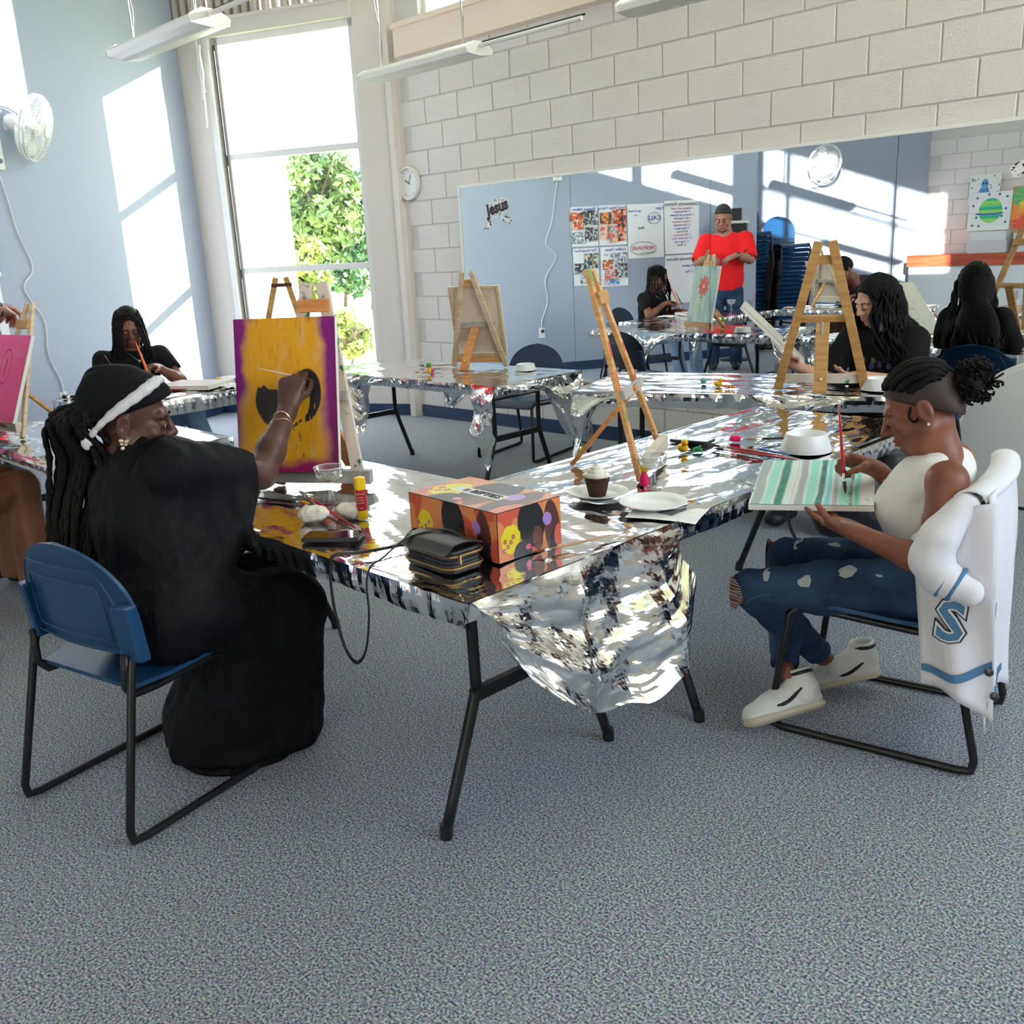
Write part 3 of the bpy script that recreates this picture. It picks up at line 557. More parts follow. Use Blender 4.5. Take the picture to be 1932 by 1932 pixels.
def table(name_label, foil_label, x, y, L_, W_, rz, skirt=(.07,.07,.07,.07), drapes=(), seed=0, ends=(1,1), grid=.016):
    """x,y = corner; L_ along local x, W_ along local y; skirt order: y-, x+, y+, x-"""
    t = empty('folding_table', (x,y,0), rz, name_label, 'table')
    MB().bbox((.006,.006,ZT-.035),(L_-.006,W_-.006,ZT)).build('tabletop', m_ttop, t, bevel=.012)
    for e in (0,1):
        if not ends[e]: continue
        xe = .20 if e == 0 else L_-.20; s = 1 if e == 0 else -1
        for yy in (-1,1):
            c = W_/2; MB().tube(spline([(xe,c+yy*.20,ZT-.03),(xe,c+yy*.195,.40),(xe,c+yy*.205,.34),(xe,c+yy*(W_/2-.05),.012)],14), .015, 8).build('leg', m_tleg, t, smooth=True)
            MB().tube([(xe,c+yy*(W_/2-.05-.004),.04),(xe,c+yy*(W_/2-.05),.0)], .0175, 8).build('foot_cap', m_black, t)
        MB().box((xe,W_/2,.355),(.02,.42,.035)).build('crossbar', m_tleg, t); MB().beam((xe,W_/2,.60),(xe+s*.42,W_/2,ZT-.035), .022,.012).build('brace', m_tleg, t); MB().box((xe,W_/2,.60),(.02,.40,.025)).build('crossbar', m_tleg, t)
    # ---- the foil
    f = empty('foil_tablecloth', (x,y,0), rz, foil_label, 'tablecloth'); z0 = ZT+.012
    mb = MB(); nx,ny = int(L_/grid)+1, int(W_/grid)+1; U,Vv = np.meshgrid(np.linspace(0,L_,nx), np.linspace(0,W_,ny)); P2 = np.stack([U,Vv],-1)
    S = P2*np.array([2.0,5.0]); z = .006*crumple(S,1.0,4,seed)+.0030*crumple(P2*np.array([.5,1.4]),4.0,4,seed+5)+.0006*crumple(P2*np.array([.7,1.3]),13,3,seed+8)
    edge = np.minimum.reduce([U,L_-U,Vv,W_-Vv]); z = z*np.clip(edge/.03,.15,1)
    G = np.stack([U-.008*(U<1e-6)+.008*(U>L_-1e-6),Vv-.008*(Vv<1e-6)+.008*(Vv>W_-1e-6),z0+z],-1); mb.grid(G)
    def strip(p,q,out,drop,sd):
        n = int(np.linalg.norm(np.array(q)-np.array(p))/.009)+1; m = 5; s = np.linspace(0,1,n); ev = (np.array(q,float)-np.array(p,float))/np.linalg.norm(np.array(q,float)-np.array(p,float)); B = np.array(p,float)-ev*.011+(np.array(q,float)-np.array(p,float)+ev*.022)*s[:,None]; H = np.zeros((m,n,3)); le = np.linalg.norm(np.array(q)-np.array(p))
        pl_ = crumple((s*le)[:,None]*np.ones((1,2)), 9, 3, sd); dr = drop*(1+.07*(fbm(np.stack([s*le*9,s*0],-1),1,2,sd)-.5)*2)
        for i in range(m):
            k = i/(m-1); H[i] = B+np.array(out,float)*(.010+.003*math.sin(math.pi*k)-.006*k*k+.010*pl_*math.sin(2.4*k))[:,None]; H[i,:,2] = z0-.001-dr*k+.003*pl_*(1-k)
        mb.grid(H)
    cs = [((0,0,0),(L_,0,0),(0,-1,0)),((L_,0,0),(L_,W_,0),(1,0,0)),((L_,W_,0),(0,W_,0),(0,1,0)),((0,W_,0),(0,0,0),(-1,0,0))]
    for i,(p,q,o_) in enumerate(cs):
        if skirt[i]: strip(p,q,o_,skirt[i],seed+40+i)
    mb.build('foil_top', m_foil, f)
    for d in drapes:
        p,q,out,fn,amp,sd = d; n,m = 64,52; p = np.array(p,float); q = np.array(q,float); o_ = np.array(out,float); H = np.zeros((m,n,3)); al = (q-p)/np.linalg.norm(q-p); le = np.linalg.norm(q-p)
        s,k = np.meshgrid(np.linspace(0,1,n), np.linspace(0,1,m)); dx,drop,ou = fn(s,k); Q = np.stack([s*le*(1+0*k),k*.6],-1)
        c = crumple(Q,2.6,3,sd)*amp*1.5+crumple(Q,6,4,sd+3)*amp*.42+crumple(Q,17,3,sd+6)*amp*.05; c = c*np.clip(k*4,0,1)
        H = p+al*(s*le+dx)[...,None]+o_*(.014+ou+c)[...,None]; H[...,2] = z0-drop+.25*c*(k>.9)
        MB().grid(H).build('foil_drape', m_foil, f)
    return t,f
# drape of the nearest table: gathered, hem like a half circle
def dr_near(s,k):
    hem = np.interp(s,[0,.06,.14,.38,.62,.82,.93,1],[.12,.20,.27,.375,.405,.37,.30,.20])+.006*np.sin(31*s); return (.10*np.clip(.5-s,0,1)*2*k*(1-.3*k)+.05*k*s), hem*k, .05*k+.06*np.sin(np.pi*s)*k*k+.03*k*np.sin(10*s)
def dr_point(cx,l):
    return lambda s,k: ((cx-s)*.25*k, k*(.05+l*np.exp(-((s-cx)/.28)**2)), .03*k+.03*k*np.sin(9*s))
table('folding table beside the seated woman in black, nearest to the viewer','crumpled silver foil on the nearest table, with a wide draped end',-3.30,1.29,1.83,.76,0,(.065,.05,.06,.06),[((1.83,0,0),(1.83,.76,0),(1,0,0),dr_near,.026,3)],1,grid=.011)
table('folding table beside the girl in the white top','crumpled silver foil on the table that holds the cupcake',-1.475,2.07,1.70,.765,math.pi/2,(.065,.07,.065,.06),[((0,.1,0),(0,0,0),(-1,0,0),lambda s,k:(0*s,k*.10*np.sin(np.pi*s)+.03*k,.03*k),.012,7)],2,grid=.012)
table('folding table turned askew below the mirror','crumpled silver foil on the askew table below the mirror',-3.33,3.76,1.83,.76,.349,(.075,.07,.06,.06),[((0,.62,0),(0,-.01,0),(-1,0,0),dr_point(.6,.36),.022,11),((0,0,0),(.5,0,0),(0,-1,0),dr_point(.05,.30),.022,12),((.95,0,0),(1.45,0,0),(0,-1,0),dr_point(.3,.2),.02,13)],3)
table('folding table along the block wall by the mirror end','crumpled silver foil on the table by the mirror end, with hanging corners',-5.70,3.68,1.83,.75,.012,(.06,.07,.07,.06),[((1.83,.0,0),(1.83,.75,0),(1,0,0),dr_point(.82,.34),.028,21),((1.66,0,0),(1.85,0,0),(0,-1,0),lambda s,k:((.5-s)*.07*k*(2-k*1.2),k*(.50-.1*np.abs(s-.4)),.05*k*np.sin(3.1*k)),.035,22),((1.0,.75,0),(.2,.75,0),(0,1,0),dr_point(.5,.28),.02,23),((.42,0,0),(.9,0,0),(0,-1,0),dr_point(.35,.34),.03,24)],4)
table('folding table in front of the girl with locs','crumpled silver foil on the table of the girl with locs',-5.24,2.06,1.58,.75,math.pi/2,(.08,.06,.08,.06),[],5,grid=.02)
table('folding table at the left edge with the pink canvas','crumpled silver foil on the table with the pink canvas',-5.22+.0,1.27,1.38,.76,0,(.02,.07,.06,.06),[((1.38,.0,0),(1.38,.6,0),(1,0,0),dr_point(.25,.36),.03,31)],6)
# ================================================================ chairs
m_chair = mat('blue_chair_plastic', srgb(24,68,110), .32, bump=(300,.08)); m_chair2 = mat('navy_chair_vinyl', srgb(40,56,84), .38); m_tube = mat('black_tube', (.012,.012,.013), .32); m_pale = mat('pale_blue_plastic', srgb(70,140,200), .35)
def shell(G, th, n=None):
    """closed shell from a grid of points, thickened along its own normals"""
    du = np.gradient(G,axis=1); dv = np.gradient(G,axis=0); N_ = np.cross(du,dv); N_ /= (np.linalg.norm(N_,axis=-1,keepdims=True)+1e-9); B = G-N_*th; a,b = G.shape[:2]; mb = MB(); mb.grid(G); o = mb.n; mb.grid(B[:,::-1])
    rim = [(0,j) for j in range(b)]+[(i,b-1) for i in range(1,a)]+[(a-1,j) for j in range(b-2,-1,-1)]+[(i,0) for i in range(a-2,0,-1)]
    I = lambda i,j: i*b+j; J = lambda i,j: o+i*b+(b-1-j)
    for k in range(len(rim)): p,q = rim[k], rim[(k+1)%len(rim)]; mb.f.append((I(*p),J(*p),J(*q),I(*q)))
    return mb
def back_pt(u, v, off=0, sc=1):
    w = .238*(1-max(0,(v-.30)/.70)**2.3)**.5 if v < 1 else 0; w = max(w,.002); x = u*w*sc; return V3(x, -.205-.030*v+.55*x*x-off, .485+.293*v)
def seat_grid():
    G = np.zeros((17,15,3))
    for i in range(17):
        for j in range(15):
            v = i/16; u = j/7-1; w = .222-.03*max(0,v-.75)/.25*1.0-.015*max(0,.08-v)/.08; z = .418-.022*v-.014*(1-u*u)*math.sin(math.pi*min(1,v*1.05))-.045*max(0,1-v/.12)**2+.02*max(0,(abs(u)-.8)/.2)**2*0; G[i,j] = (u*w, .225-.43*v-(.05*u*u if v > .8 else 0)*0, z)
    return G
def sled(s):
    P = [(s*.205,-.190,.515),(s*.214,-.212,.45),(s*.236,-.305,.05),(s*.237,-.300,.017),(s*.237,-.265,.012),(s*.236,.23,.012),(s*.235,.262,.02),(s*.234,.262,.06),(s*.212,.222,.375),(s*.205,.20,.392),(s*.19,.15,.392),(s*.185,-.12,.375),(s*.187,-.20,.38),(s*.195,-.222,.41),(s*.203,-.215,.50)]
    Q = []
    for i in range(len(P)-1): Q += [V3(*P[i])+(V3(*P[i+1])-V3(*P[i]))*t for t in (0,.5)]
    return Q+[V3(*P[-1])]
def chair(label, x, y, rz, m=m_chair, low=False, group='blue sled-base chairs'):
    t = empty('chair', (x,y,0), rz, label, 'chair', group)
    shell(seat_grid(), .012).build('seat', m, t, smooth=50)
    nb = 26; G = np.array([[back_pt(j/12-1,1-(1-i/nb)**1.6 if True else 0) for j in range(25)] for i in range(nb+1)])
    shell(G[:,::-1], -.011).build('backrest', m, t, smooth=50)
    for k,(a,b) in enumerate(((.82,.06),(.66,.15))):                              # raised outline of the moulded panel on the rear face
        L_ = [back_pt(u,b,.0125,a) for u in np.linspace(-1,1,13)]+[back_pt(1,v,.0125,a) for v in np.linspace(b,.86*a+.1,14)]+[back_pt(u,.86*a+.1,.0125,a) for u in np.linspace(1,-1,9)[1:-1]]+[back_pt(-1,v,.0125,a) for v in np.linspace(.86*a+.1,b,14)[:-1]]
        MB().tube(L_, .0022, 5, closed=True).build('moulded_line', m, t, smooth=True)
    for s in (-1,1):
        b = MB(); b.add(*_lug(s)); b.build('socket', m, t, bevel=.008)
        MB().tube(sled(s), .0115, 8).build('sled_frame', m_tube, t, smooth=True)
    MB().tube([(-.186,.12,.386),(.186,.12,.386)], .008, 6).build('crossbar', m_tube, t)
    return t
def _lug(s):
    pts = []
    for z,w in ((.475,.030),(.635,.024)):
        yb = -.205-.030*(z-.485)/.293+.55*.215**2
        for x,y in ((s*(.213-w),yb-.035),(s*(.213+w),yb-.02),(s*(.213+w),yb+.016),(s*(.213-w),yb+.004)): pts.append((x,y,z))
    f = [(3,2,1,0),(4,5,6,7),(0,1,5,4),(1,2,6,5),(2,3,7,6),(3,0,4,7)]
    return pts, (f if s > 0 else [tuple(reversed(q)) for q in f])
R = math.radians
chair('blue plastic chair holding the woman in the long black dress', -2.559,1.02, R(12.7))
chair('blue plastic chair under the girl in ripped jeans, jacket over its back', -1.119,2.653, R(99.8))
chair('empty navy blue chair by the block wall behind the foil table', -4.79,4.87, R(191), m_chair2)
chair('blue chair of the girl with locs, against the blue wall', -6.52,2.72, R(-92))
chair('blue chair under the girl with long curly hair', -2.12,5.02, R(168))
chair('blue chair of the seated person in brown trousers', -4.74,.60, R(4))
# stacks by the rear wall: every chair an object, small in the picture
def stack_mesh():
    mb = shell(seat_grid(), .012); G = np.array([[back_pt(j/6-1,1-(1-i/10)**1.6) for j in range(13)] for i in range(11)]); b = shell(G[:,::-1], -.011); mb.add(b.v,b.f)
    return mb
sm = stack_mesh().build('stacked_chair', m_chair, smooth=50); sl0 = [MB().tube(sled(s)[::2]+[sled(s)[-1]], .0115, 5).build('sled_frame', m_tube, sm) for s in (-1,1)]; first = [True]
def stack(t, off, n, rz, where, jig):
    p = R0+dL*t+nL*off
    for i in range(n):
        if first[0]: o = sm; first[0] = False
        else: o = copy_tree(sm)
        f_ = V3(-math.sin(rz),math.cos(rz),0); q = p+f_*.012*i; o.location = (q[0],q[1],0.058*i); o.rotation_euler = (0,0,rz+random.uniform(-jig,jig))
        k = n-i; od = '%d%s'%(k,'th' if 10 < k < 20 else {1:'st',2:'nd',3:'rd'}.get(k%10,'th'))
        tag(o, ('topmost blue chair of the %s' if i == n-1 else 'lowest blue chair of the %s' if i == 0 else od+' blue chair from the top of the %s')%where, 'chair', 'chairs in the %s'%where)
aw = math.atan2(nL[1],nL[0])-math.pi/2
stack(5.72,.42,17,aw,'stack by the rear wall under the fan',.03)
stack(5.16,.40,20,aw+.1,'stack behind the man in red',.05)
# ================================================================ easels
woods = {'pine':mat('pine_wood', srgb(222,172,112), .5, var=((6,6,60),srgb(196,140,82),.4,.7), bump=((30,30,4),.1)), 'pale':mat('pale_wood', srgb(226,204,172), .55, var=((6,6,50),srgb(204,176,138),.4,.7)), 'tan':mat('tan_wood', srgb(198,152,92), .5, var=((6,6,50),srgb(170,122,70),.4,.7)), 'grey':mat('painted_grey_wood', srgb(176,170,164), .6, var=(14,srgb(206,200,190),.5,.7)), 'old':mat('stained_white_wood', srgb(222,208,194), .6, var=(22,srgb(60,128,92),.60,.66)), 'orange':mat('orange_wood', srgb(220,150,88), .5, var=((6,6,50),srgb(196,120,64),.4,.7))}
m_brass = mat('brass', (.75,.55,.22), .35, 1); m_bolt = mat('steel_bolt', (.5,.5,.5), .4, 1); m_leather = mat('dark_leather', srgb(86,40,34), .5)
def easel(label, x, y, rz, H, base, lean, rear, w1='pine', w2=None, w3=None, topbar=True, ledge='grey', bar='grey', strap=False, zl=.05, lw=.035, rw=.055, gap=.03, ledw=None, bz=.45, spots=None, tipc=None):
    """x,y: middle between the front feet; canvas side faces local -y"""
    t = empty('tabletop_easel', (x,y,ZT+.018), rz, label, 'easel', 'wooden A-frame easels'); w2 = w2 or w1; w3 = w3 or w1
    fwd = V3(0,lean,H); fwd /= np.linalg.norm(fwd); up = np.cross(fwd,(1,0,0)); tip = {}
    for s in (-1,1):
        a = V3(s*base/2,0,0); b = V3(s*gap,lean,H); MB().beam(a,b,lw,.016,up=(1,0,0)) if False else None
        mb = MB(); d = b-a; d /= np.linalg.norm(d); n = np.cross((1,0,0),fwd); n /= np.linalg.norm(n); xx = np.cross(d,n); xx /= np.linalg.norm(xx)
        mb.box((a+b)/2, (lw,.016,np.linalg.norm(b-a)), np.stack([xx,n,d],1)); leg = mb.build('front_leg', woods[w1], t, bevel=.0015)
        for q in (.10,.93): MB().ball(a+(b-a)*q+n*.009, .005, 8,5).build('bolt', m_bolt, leg)
        if spots:
            for q,ww,col in spots[s]: MB().box(a+(b-a)*q+n*.0086, (lw*.5,.0008,ww), np.stack([xx,n,d],1)).build('paint_smear', mat('smear_'+col, {'orange':srgb(230,110,50),'red':srgb(200,70,60),'green':srgb(110,160,70)}[col], .5), leg)
            if tipc and s == -1: MB().box(b-d*.02+n*.0086, (lw*.9,.0008,.04), np.stack([xx,n,d],1)).build('paint_smear', mat('smear_green', srgb(110,160,70), .5), leg)
    nb = np.cross((1,0,0),fwd); nb /= np.linalg.norm(nb); F3 = np.stack([V3(1,0,0),nb,fwd],1)
    def width(z): return base/2+(gap-base/2)*z
    if strap: MB().box(fwd*H*.955+nb*(-.012), (2*width(.95)+.05,.006,.022), F3).build('strap', m_leather, t)
    elif topbar: MB().box(fwd*H*.90+nb*.014, (2*width(.90)+.035,.014,.042), F3).build('top_bar', woods[w2], t, bevel=.0015)
    MB().box(fwd*H*bz+nb*.016, (2*width(bz)+.045,.014,.034), F3).build('middle_bar', woods[bar], t, bevel=.0015)
    q = MB(); q.box(V3(0,-.022,zl)+V3(0,lean*zl/H,0), ((ledw or base*.94),.030,.045)); q.build('ledge', woods[ledge], t, bevel=.002)
    pv = fwd*H*bz+nb*.03; ft = V3(0,rear,.004); d = ft-pv; l = np.linalg.norm(d); d /= l; nn = np.cross(d,(1,0,0)); mb = MB(); mb.box((pv+ft)/2, (rw,.014,l), np.stack([V3(1,0,0),nn,d],1)); r_ = mb.build('rear_leg', woods[w3], t, bevel=.0015)
    MB().box(pv+d*.035-nn*.009, (.012,.003,.10), np.stack([V3(1,0,0),nn,d],1)).build('hinge', m_bolt, t)
    MB().lathe([(.008,0),(.008,.008),(.003,.01)], pv+d*(l*.82)-nn*.007, 10, frame(-nn)).build('screw', m_brass, r_)
    return t
easel('tall honey-coloured easel on the askew table, seen from behind', -2.222,4.345, R(205.7), .70, .41, .15, .17, 'tan','tan','tan', ledge='old', bar='tan', rw=.062, bz=.50, lw=.042)
easel('paint-smeared pine easel beside the cupcake, seen from the side', -1.90,2.54, R(116.6), .655, .42, .20, .28, 'pine','tan','orange', ledge='old', bar='grey', bz=.42, lw=.036, rw=.045, spots={-1:[(.45,.10,'orange'),(.30,.03,'green'),(.62,.05,'red')],1:[(.42,.05,'red'),(.60,.03,'red')]}, tipc=True)
easel('pale easel carrying the flower canvas, seen from behind', -4.625,4.305, R(203), .615, .38, .13, .26, 'pale','pine','orange', ledge='pine', bar='grey', lw=.032)
easel('paint-flecked easel carrying the yellow canvas', -2.680,1.722, R(30.5), .66, .30, .12, .28, 'old','orange','orange', ledge='grey', lw=.042, gap=.026, zl=.035, ledw=.40)
easel('tan easel with a leather strap, behind the yellow canvas', -5.36,3.30, R(246), .64, .40, .14, .28, 'tan','tan','tan', ledge='pine', bar='tan', strap=True, lw=.034)
easel('pale easel carrying the pink canvas at the left edge', -4.905,1.42, R(8), .60, .40, .25, .32, 'pale','tan','pine', ledge='old', lw=.028, rw=.03, gap=.02)
# ================================================================ canvases
m_canvas = mat('canvas_cloth', srgb(240,236,230), .8, bump=(500,.1)); m_stretch = mat('stretcher_wood', srgb(226,196,158), .6, var=((40,4,4),srgb(208,170,126),.4,.7)); m_cback = mat('canvas_back', srgb(232,214,190), .85, var=(7,srgb(204,188,166),.45,.7))
def canvas(label, c, Rm, w, h, fn, th=.018, nx=120, ny=150, group='stretched canvases'):
    """c: centre of the painted face, Rm columns: right, up, outward normal"""
    Rm = np.array(Rm); c = V3(*c); t = empty('canvas', tuple(c), 0, label, 'canvas', group)
    e = .0015
    MB().box(Rm@V3(0,0,-e-.002), (w,h,.004), Rm).build('cloth', m_canvas, t)
    for lo,hi in (((-w/2,-h/2,-th),(w/2,-h/2+.02,-e-.004)),((-w/2,h/2-.02,-th),(w/2,h/2,-e-.004)),((-w/2,-h/2+.02,-th),(-w/2+.02,h/2-.02,-e-.004)),((w/2-.02,-h/2+.02,-th),(w/2,h/2-.02,-e-.004))):
        lo,hi = V3(*lo),V3(*hi); MB().box(Rm@((lo+hi)/2), hi-lo, Rm).build('stretcher_bar', m_canvas, t)
        MB().box(Rm@((lo+hi)/2+V3(0,0,-(hi[2]-lo[2])/2-.0006)), (hi[0]-lo[0]-.004,hi[1]-lo[1]-.004,.001), Rm).build('raw_wood', m_stretch, t)
    MB().box(Rm@V3(0,0,-e-.0055), (w-.04,h-.04,.001), Rm).build('cloth_back', m_cback, t)
    paint_panel('painting', w, h, nx, ny, fn, t, Rm, Rm@V3(0,0,.0006)); return t
def lean_frame(rz, a):
    """right, up, normal for a board facing local -y turned by rz and leaning back by a"""
    r_ = Rz(rz); x = r_@V3(1,0,0); up = r_@V3(0,math.sin(a),math.cos(a)); return np.stack([x,up,np.cross(x,up)],1)
def yellow(u,v,w,h):
    P = np.stack([u*14,v*5],-1); st = fbm(P,1,4,3); fine = fbm(np.stack([u*60,v*14],-1),1,3,8); C = np.zeros(u.shape+(3,)); C[:] = srgb(238,172,12)
    C = layer(C,(st-.55)*6*(fine>.35),srgb(232,180,104)); C = layer(C,(fine-.62)*5,srgb(222,150,20))
    ed = fbm(np.stack([u*5,v*8],-1),1,3,4)*.10; m = np.maximum(.145-u+ed-.05-.06*(1-v), u-.875+ed-.01); C = layer(C,(m+.05)*9*.8,srgb(214,150,84)); C = layer(C,(m-.0)*16*np.clip(v*1.4+.1,0,1),srgb(136,10,128))
    C = layer(C,(.055+ed*.7-v)*16*(u>.18),srgb(168,16,100)); C = layer(C,(u-.93+ed*.5)*16*(1-v)*1.2,srgb(120,10,80)); C = layer(C,(v-.97+ed*.3)*12*(fine>.4)*((u<.25)|(u>.7)),srgb(150,20,110))
    wob = (fbm(np.stack([u*26,v*26],-1),1,3,12)-.5)*.10; bk = srgb(44,36,40)
    a = ell(u,v+wob*.3,.36,.47,.165,.165,.5,.05)*(v < .565+wob*.5-.15*(u-.2)); C = layer(C,a,bk)
    b = ell(u,v,.70,.50,.145,.175,-.35,.04)*(1-ell(u,v,.62,.47,.115,.165,-.2,.05))*(u>.60); C = layer(C,b*(fine+v*.9>.62),bk)
    b2 = np.clip((.63-v+wob)*20,0,1)*np.clip((v-.545+wob)*20,0,1)*np.clip((u-.60+wob)*20,0,1)*np.clip((.80-u+wob)*20,0,1); C = layer(C,b2,bk)
    for p,q in (((.50,.42),(.53,.30)),((.53,.30),(.58,.27)),((.62,.26),(.66,.10)),((.46,.22),(.42,.04)),((.55,.58),(.60,.57)),((.50,.50),(.56,.50))): C = layer(C,seg(u,v,p,q,.006,.5,1.35)*(fine>.42),srgb(92,70,40))
    C = layer(C,seg(u,v,(.57,.30),(.80,.42),.012,.4,1.35)*(fine>.45),bk); return C
Y = lean_frame(R(30.5), R(9)); canvas('yellow canvas with purple edges and an unfinished black head on the nearest table', V3(-2.722,1.636,.775)+Y@V3(0,.2525,0), Y, .365, .505, yellow)
def flower(u,v,w,h):
    n = fbm(np.stack([u*10,v*4],-1),1,4,5); C = np.zeros(u.shape+(3,)); C[:] = srgb(176,206,204); C = layer(C,(n-.48)*5,srgb(214,224,214)); C = layer(C,(fbm(np.stack([u*7,v*3],-1),1,3,15)-.55)*5,srgb(140,180,196))
    C = layer(C,seg(u,v,(.52,.55),(.50,.1),.01,.5,1.3),srgb(160,190,130)); C = layer(C,ell(u,v,.60,.28,.10,.03,.6),srgb(170,200,130))
    for k in range(9): a = k*.698; C = layer(C,ell(u,v,.52+.115*math.cos(a),.64+.095*math.sin(a),.10,.05,a),srgb(226,92,84))
    return layer(C,ell(u,v,.52,.64,.035,.03),srgb(248,226,190))
Fm = lean_frame(R(203), R(11)); canvas('flower canvas on the pale easel by the block wall, its bare back to the room', V3(-4.60,4.305,ZT+.09)+Rz(R(203))@V3(0,-.022,0)+Fm@V3(0,.232,0), Fm, .36, .46, flower)
def pink(u,v,w,h):
    C = np.zeros(u.shape+(3,)); C[:] = srgb(255,92,158); C = layer(C,(fbm(np.stack([u*5,v*9],-1),1,3,7)-.5)*2,srgb(250,120,172))
    r_ = np.sqrt(((u-.56)/.115)**2+((v-.63)/.20)**2); C = layer(C,np.clip(1.2-np.abs(r_-1)*14,0,1),srgb(206,40,84)); return layer(C,seg(u,v,(.55,.52),(.57,.72),.013,.5,1.3),srgb(206,40,84))
Pm = lean_frame(R(8), R(22.5)); canvas('pink canvas with a red oval on the easel at the left edge', V3(-4.905,1.42,ZT+.09)+Rz(R(8))@V3(-.02,-.024,0)+Pm@V3(0,.21,0), Pm, .40, .42, pink)
def stripes(u,v,w,h):
    n = (fbm(np.stack([u*9,v*3],-1),1,3,9)-.5)*.03; x = u+n; C = np.zeros(u.shape+(3,)); C[:] = srgb(236,234,234); f = fbm(np.stack([u*40,v*12],-1),1,3,2)
    cols = [(.0,.10,(170,182,186)),(.10,.20,(160,226,212)),(.20,.285,(40,140,128)),(.285,.32,(190,232,226)),(.32,.36,(214,216,226)),(.36,.44,(168,176,182)),(.44,.53,(150,226,212)),(.53,.60,(48,140,134)),(.60,.655,(110,214,220)),(.655,.72,(172,178,184)),(.72,.80,(158,228,214)),(.80,.835,(70,150,140)),(.835,.89,(116,220,206))]
    for a,b,c in cols: C = layer(C,np.clip((x-a)*60,0,1)*np.clip((b-x)*60,0,1),srgb(*c))
    for a in (.243,.565,.815): C = layer(C,np.clip(1-np.abs(x-a+.01*(f-.5))*34,0,1)*(f>.47),srgb(22,104,96))
    return layer(C,seg(u,v,(.93,.13),(.96,.08),.006,.5,.8),srgb(150,158,160))
a_,b_ = V3(-1.424,2.37,.700), V3(-1.112,2.51,.712); c_ = V3(-1.68,2.593,.725); xx = (b_-a_); xx /= np.linalg.norm(xx); yy = c_-a_; yy -= xx*(yy@xx); yy /= np.linalg.norm(yy); zz = np.cross(xx,yy)
canvas('canvas of teal and grey stripes held by the girl in the white top', (a_+b_)/2+yy*.20, np.stack([xx,yy,zz],1), .345, .41, stripes)
def doodle(u,v,w,h):
    C = np.zeros(u.shape+(3,)); C[:] = srgb(222,218,204)
    for cx,cy,rx,ry,a in ((.35,.5,.14,.07,.3),(.55,.6,.13,.08,-.2),(.62,.42,.12,.09,.5),(.45,.35,.10,.06,.9),(.75,.55,.10,.10,.2)):
        x,y = u-cx,v-cy; c,s = math.cos(a),math.sin(a); r_ = np.sqrt(((x*c+y*s)/rx)**2+((-x*s+y*c)/ry)**2); C = layer(C,np.clip(1-np.abs(r_-1)*14,0,.7),srgb(150,140,128))
    return C
e2 = V3(.62,.35,-.70); e2 /= np.linalg.norm(e2); e1 = V3(-.10,.86,-.30); e1 -= e2*(e1@e2); e1 /= np.linalg.norm(e1); k1 = V3(-2.76,4.49,1.105)
nn = np.cross(e2,-e1); sgn = 1 if nn[2] > 0 else -1
canvas('canvas with a pencil flower sketch, tilted before the girl with long curly hair', k1+e2*.23+e1*.16, np.stack([e2,-e1*sgn,nn*sgn],1), .46, .33, doodle, .018, 100, 80)
canvas('canvas lying flat before the girl with locs', (-5.66,2.80,ZT+.042), Rz(.5), .40, .30, lambda u,v,w,h: layer(np.ones(u.shape+(3,))*np.array(srgb(206,190,188)),(fbm(np.stack([u*4,v*4],-1),1,3,1)-.5)*3,srgb(226,214,210)), .024, 40, 30)
# ================================================================ small things on the tables
ZF = ZT+.016
m_pw = mat('plate_white', srgb(238,238,238), .3); m_pl = mat('clear_plastic', (.95,.96,.97), .04, trans=1, ior=1.3); m_cgl = glass_mat('coupe_plastic', (.94,.95,.96), .2)
def plate(x,y,r,label):
    return tag(MB().lathe([(0,.002),(r*.62,.002),(r*.70,.006),(r*.80,.012),(r,.017),(r*.995,.020),(r*.80,.016),(r*.68,.009),(r*.6,.005),(0,.005)], n=40, cap=False).build('paper_plate', m_pw, None, smooth=40, loc=(x,y,ZF)), label, 'plate', 'paper plates by the cupcake')
plate(-1.80,2.135,.092,'white paper plate under the cupcake'); plate(-1.595,2.135,.098,'empty white paper plate beside the cupcake')
np_ = MB(); np_.grid(np.array([[(-.10+.2*j/5,-.10+.2*i/5,.004*math.sin(i*1.7+j)*.3+(-.0 if j < 5 else -.004)) for j in range(6)] for i in range(6)])@Rz(.35).T); tag(np_.build('paper_napkin', mat('napkin',srgb(240,238,238),.8), None, loc=(-1.535,2.13,ZF)), 'white paper napkin under the empty plate', 'napkin')
cc = empty('cupcake', (-1.80,2.13,ZF+.005), 0, 'chocolate cupcake with white swirled frosting on the paper plate', 'cupcake')
G = np.array([[((.024+.010*k/7)*(1+.06*math.cos(28*a))*math.cos(a),(.024+.010*k/7)*(1+.06*math.cos(28*a))*math.sin(a),.045*k/7) for a in np.linspace(0,2*math.pi,112,endpoint=False)] for k in range(8)])
mb = MB(); mb.grid(G,True); mb.build('paper_case', mat('brown_paper', srgb(74,42,34), .6), cc, smooth=True)
MB().lathe([(0,.045),(.034,.044),(.039,.05),(.036,.058),(0,.062)], n=28, cap=False).build('cake', mat('chocolate', srgb(58,34,28), .8, bump=(160,.6)), cc, smooth=True)
fr = MB()
for k,(r,z,t_) in enumerate(((.027,.062,.010),(.020,.072,.010),(.012,.081,.009),(.004,.088,.007))):
    fr.tube([(r*math.cos(a)*(1+.05*math.cos(7*a+k)),r*math.sin(a)*(1+.05*math.cos(7*a+k)),z+.0006*a) for a in np.linspace(0,6.2,28)], t_, 8)
fr.build('frosting', mat('frosting', srgb(240,234,222), .5), cc, smooth=True)
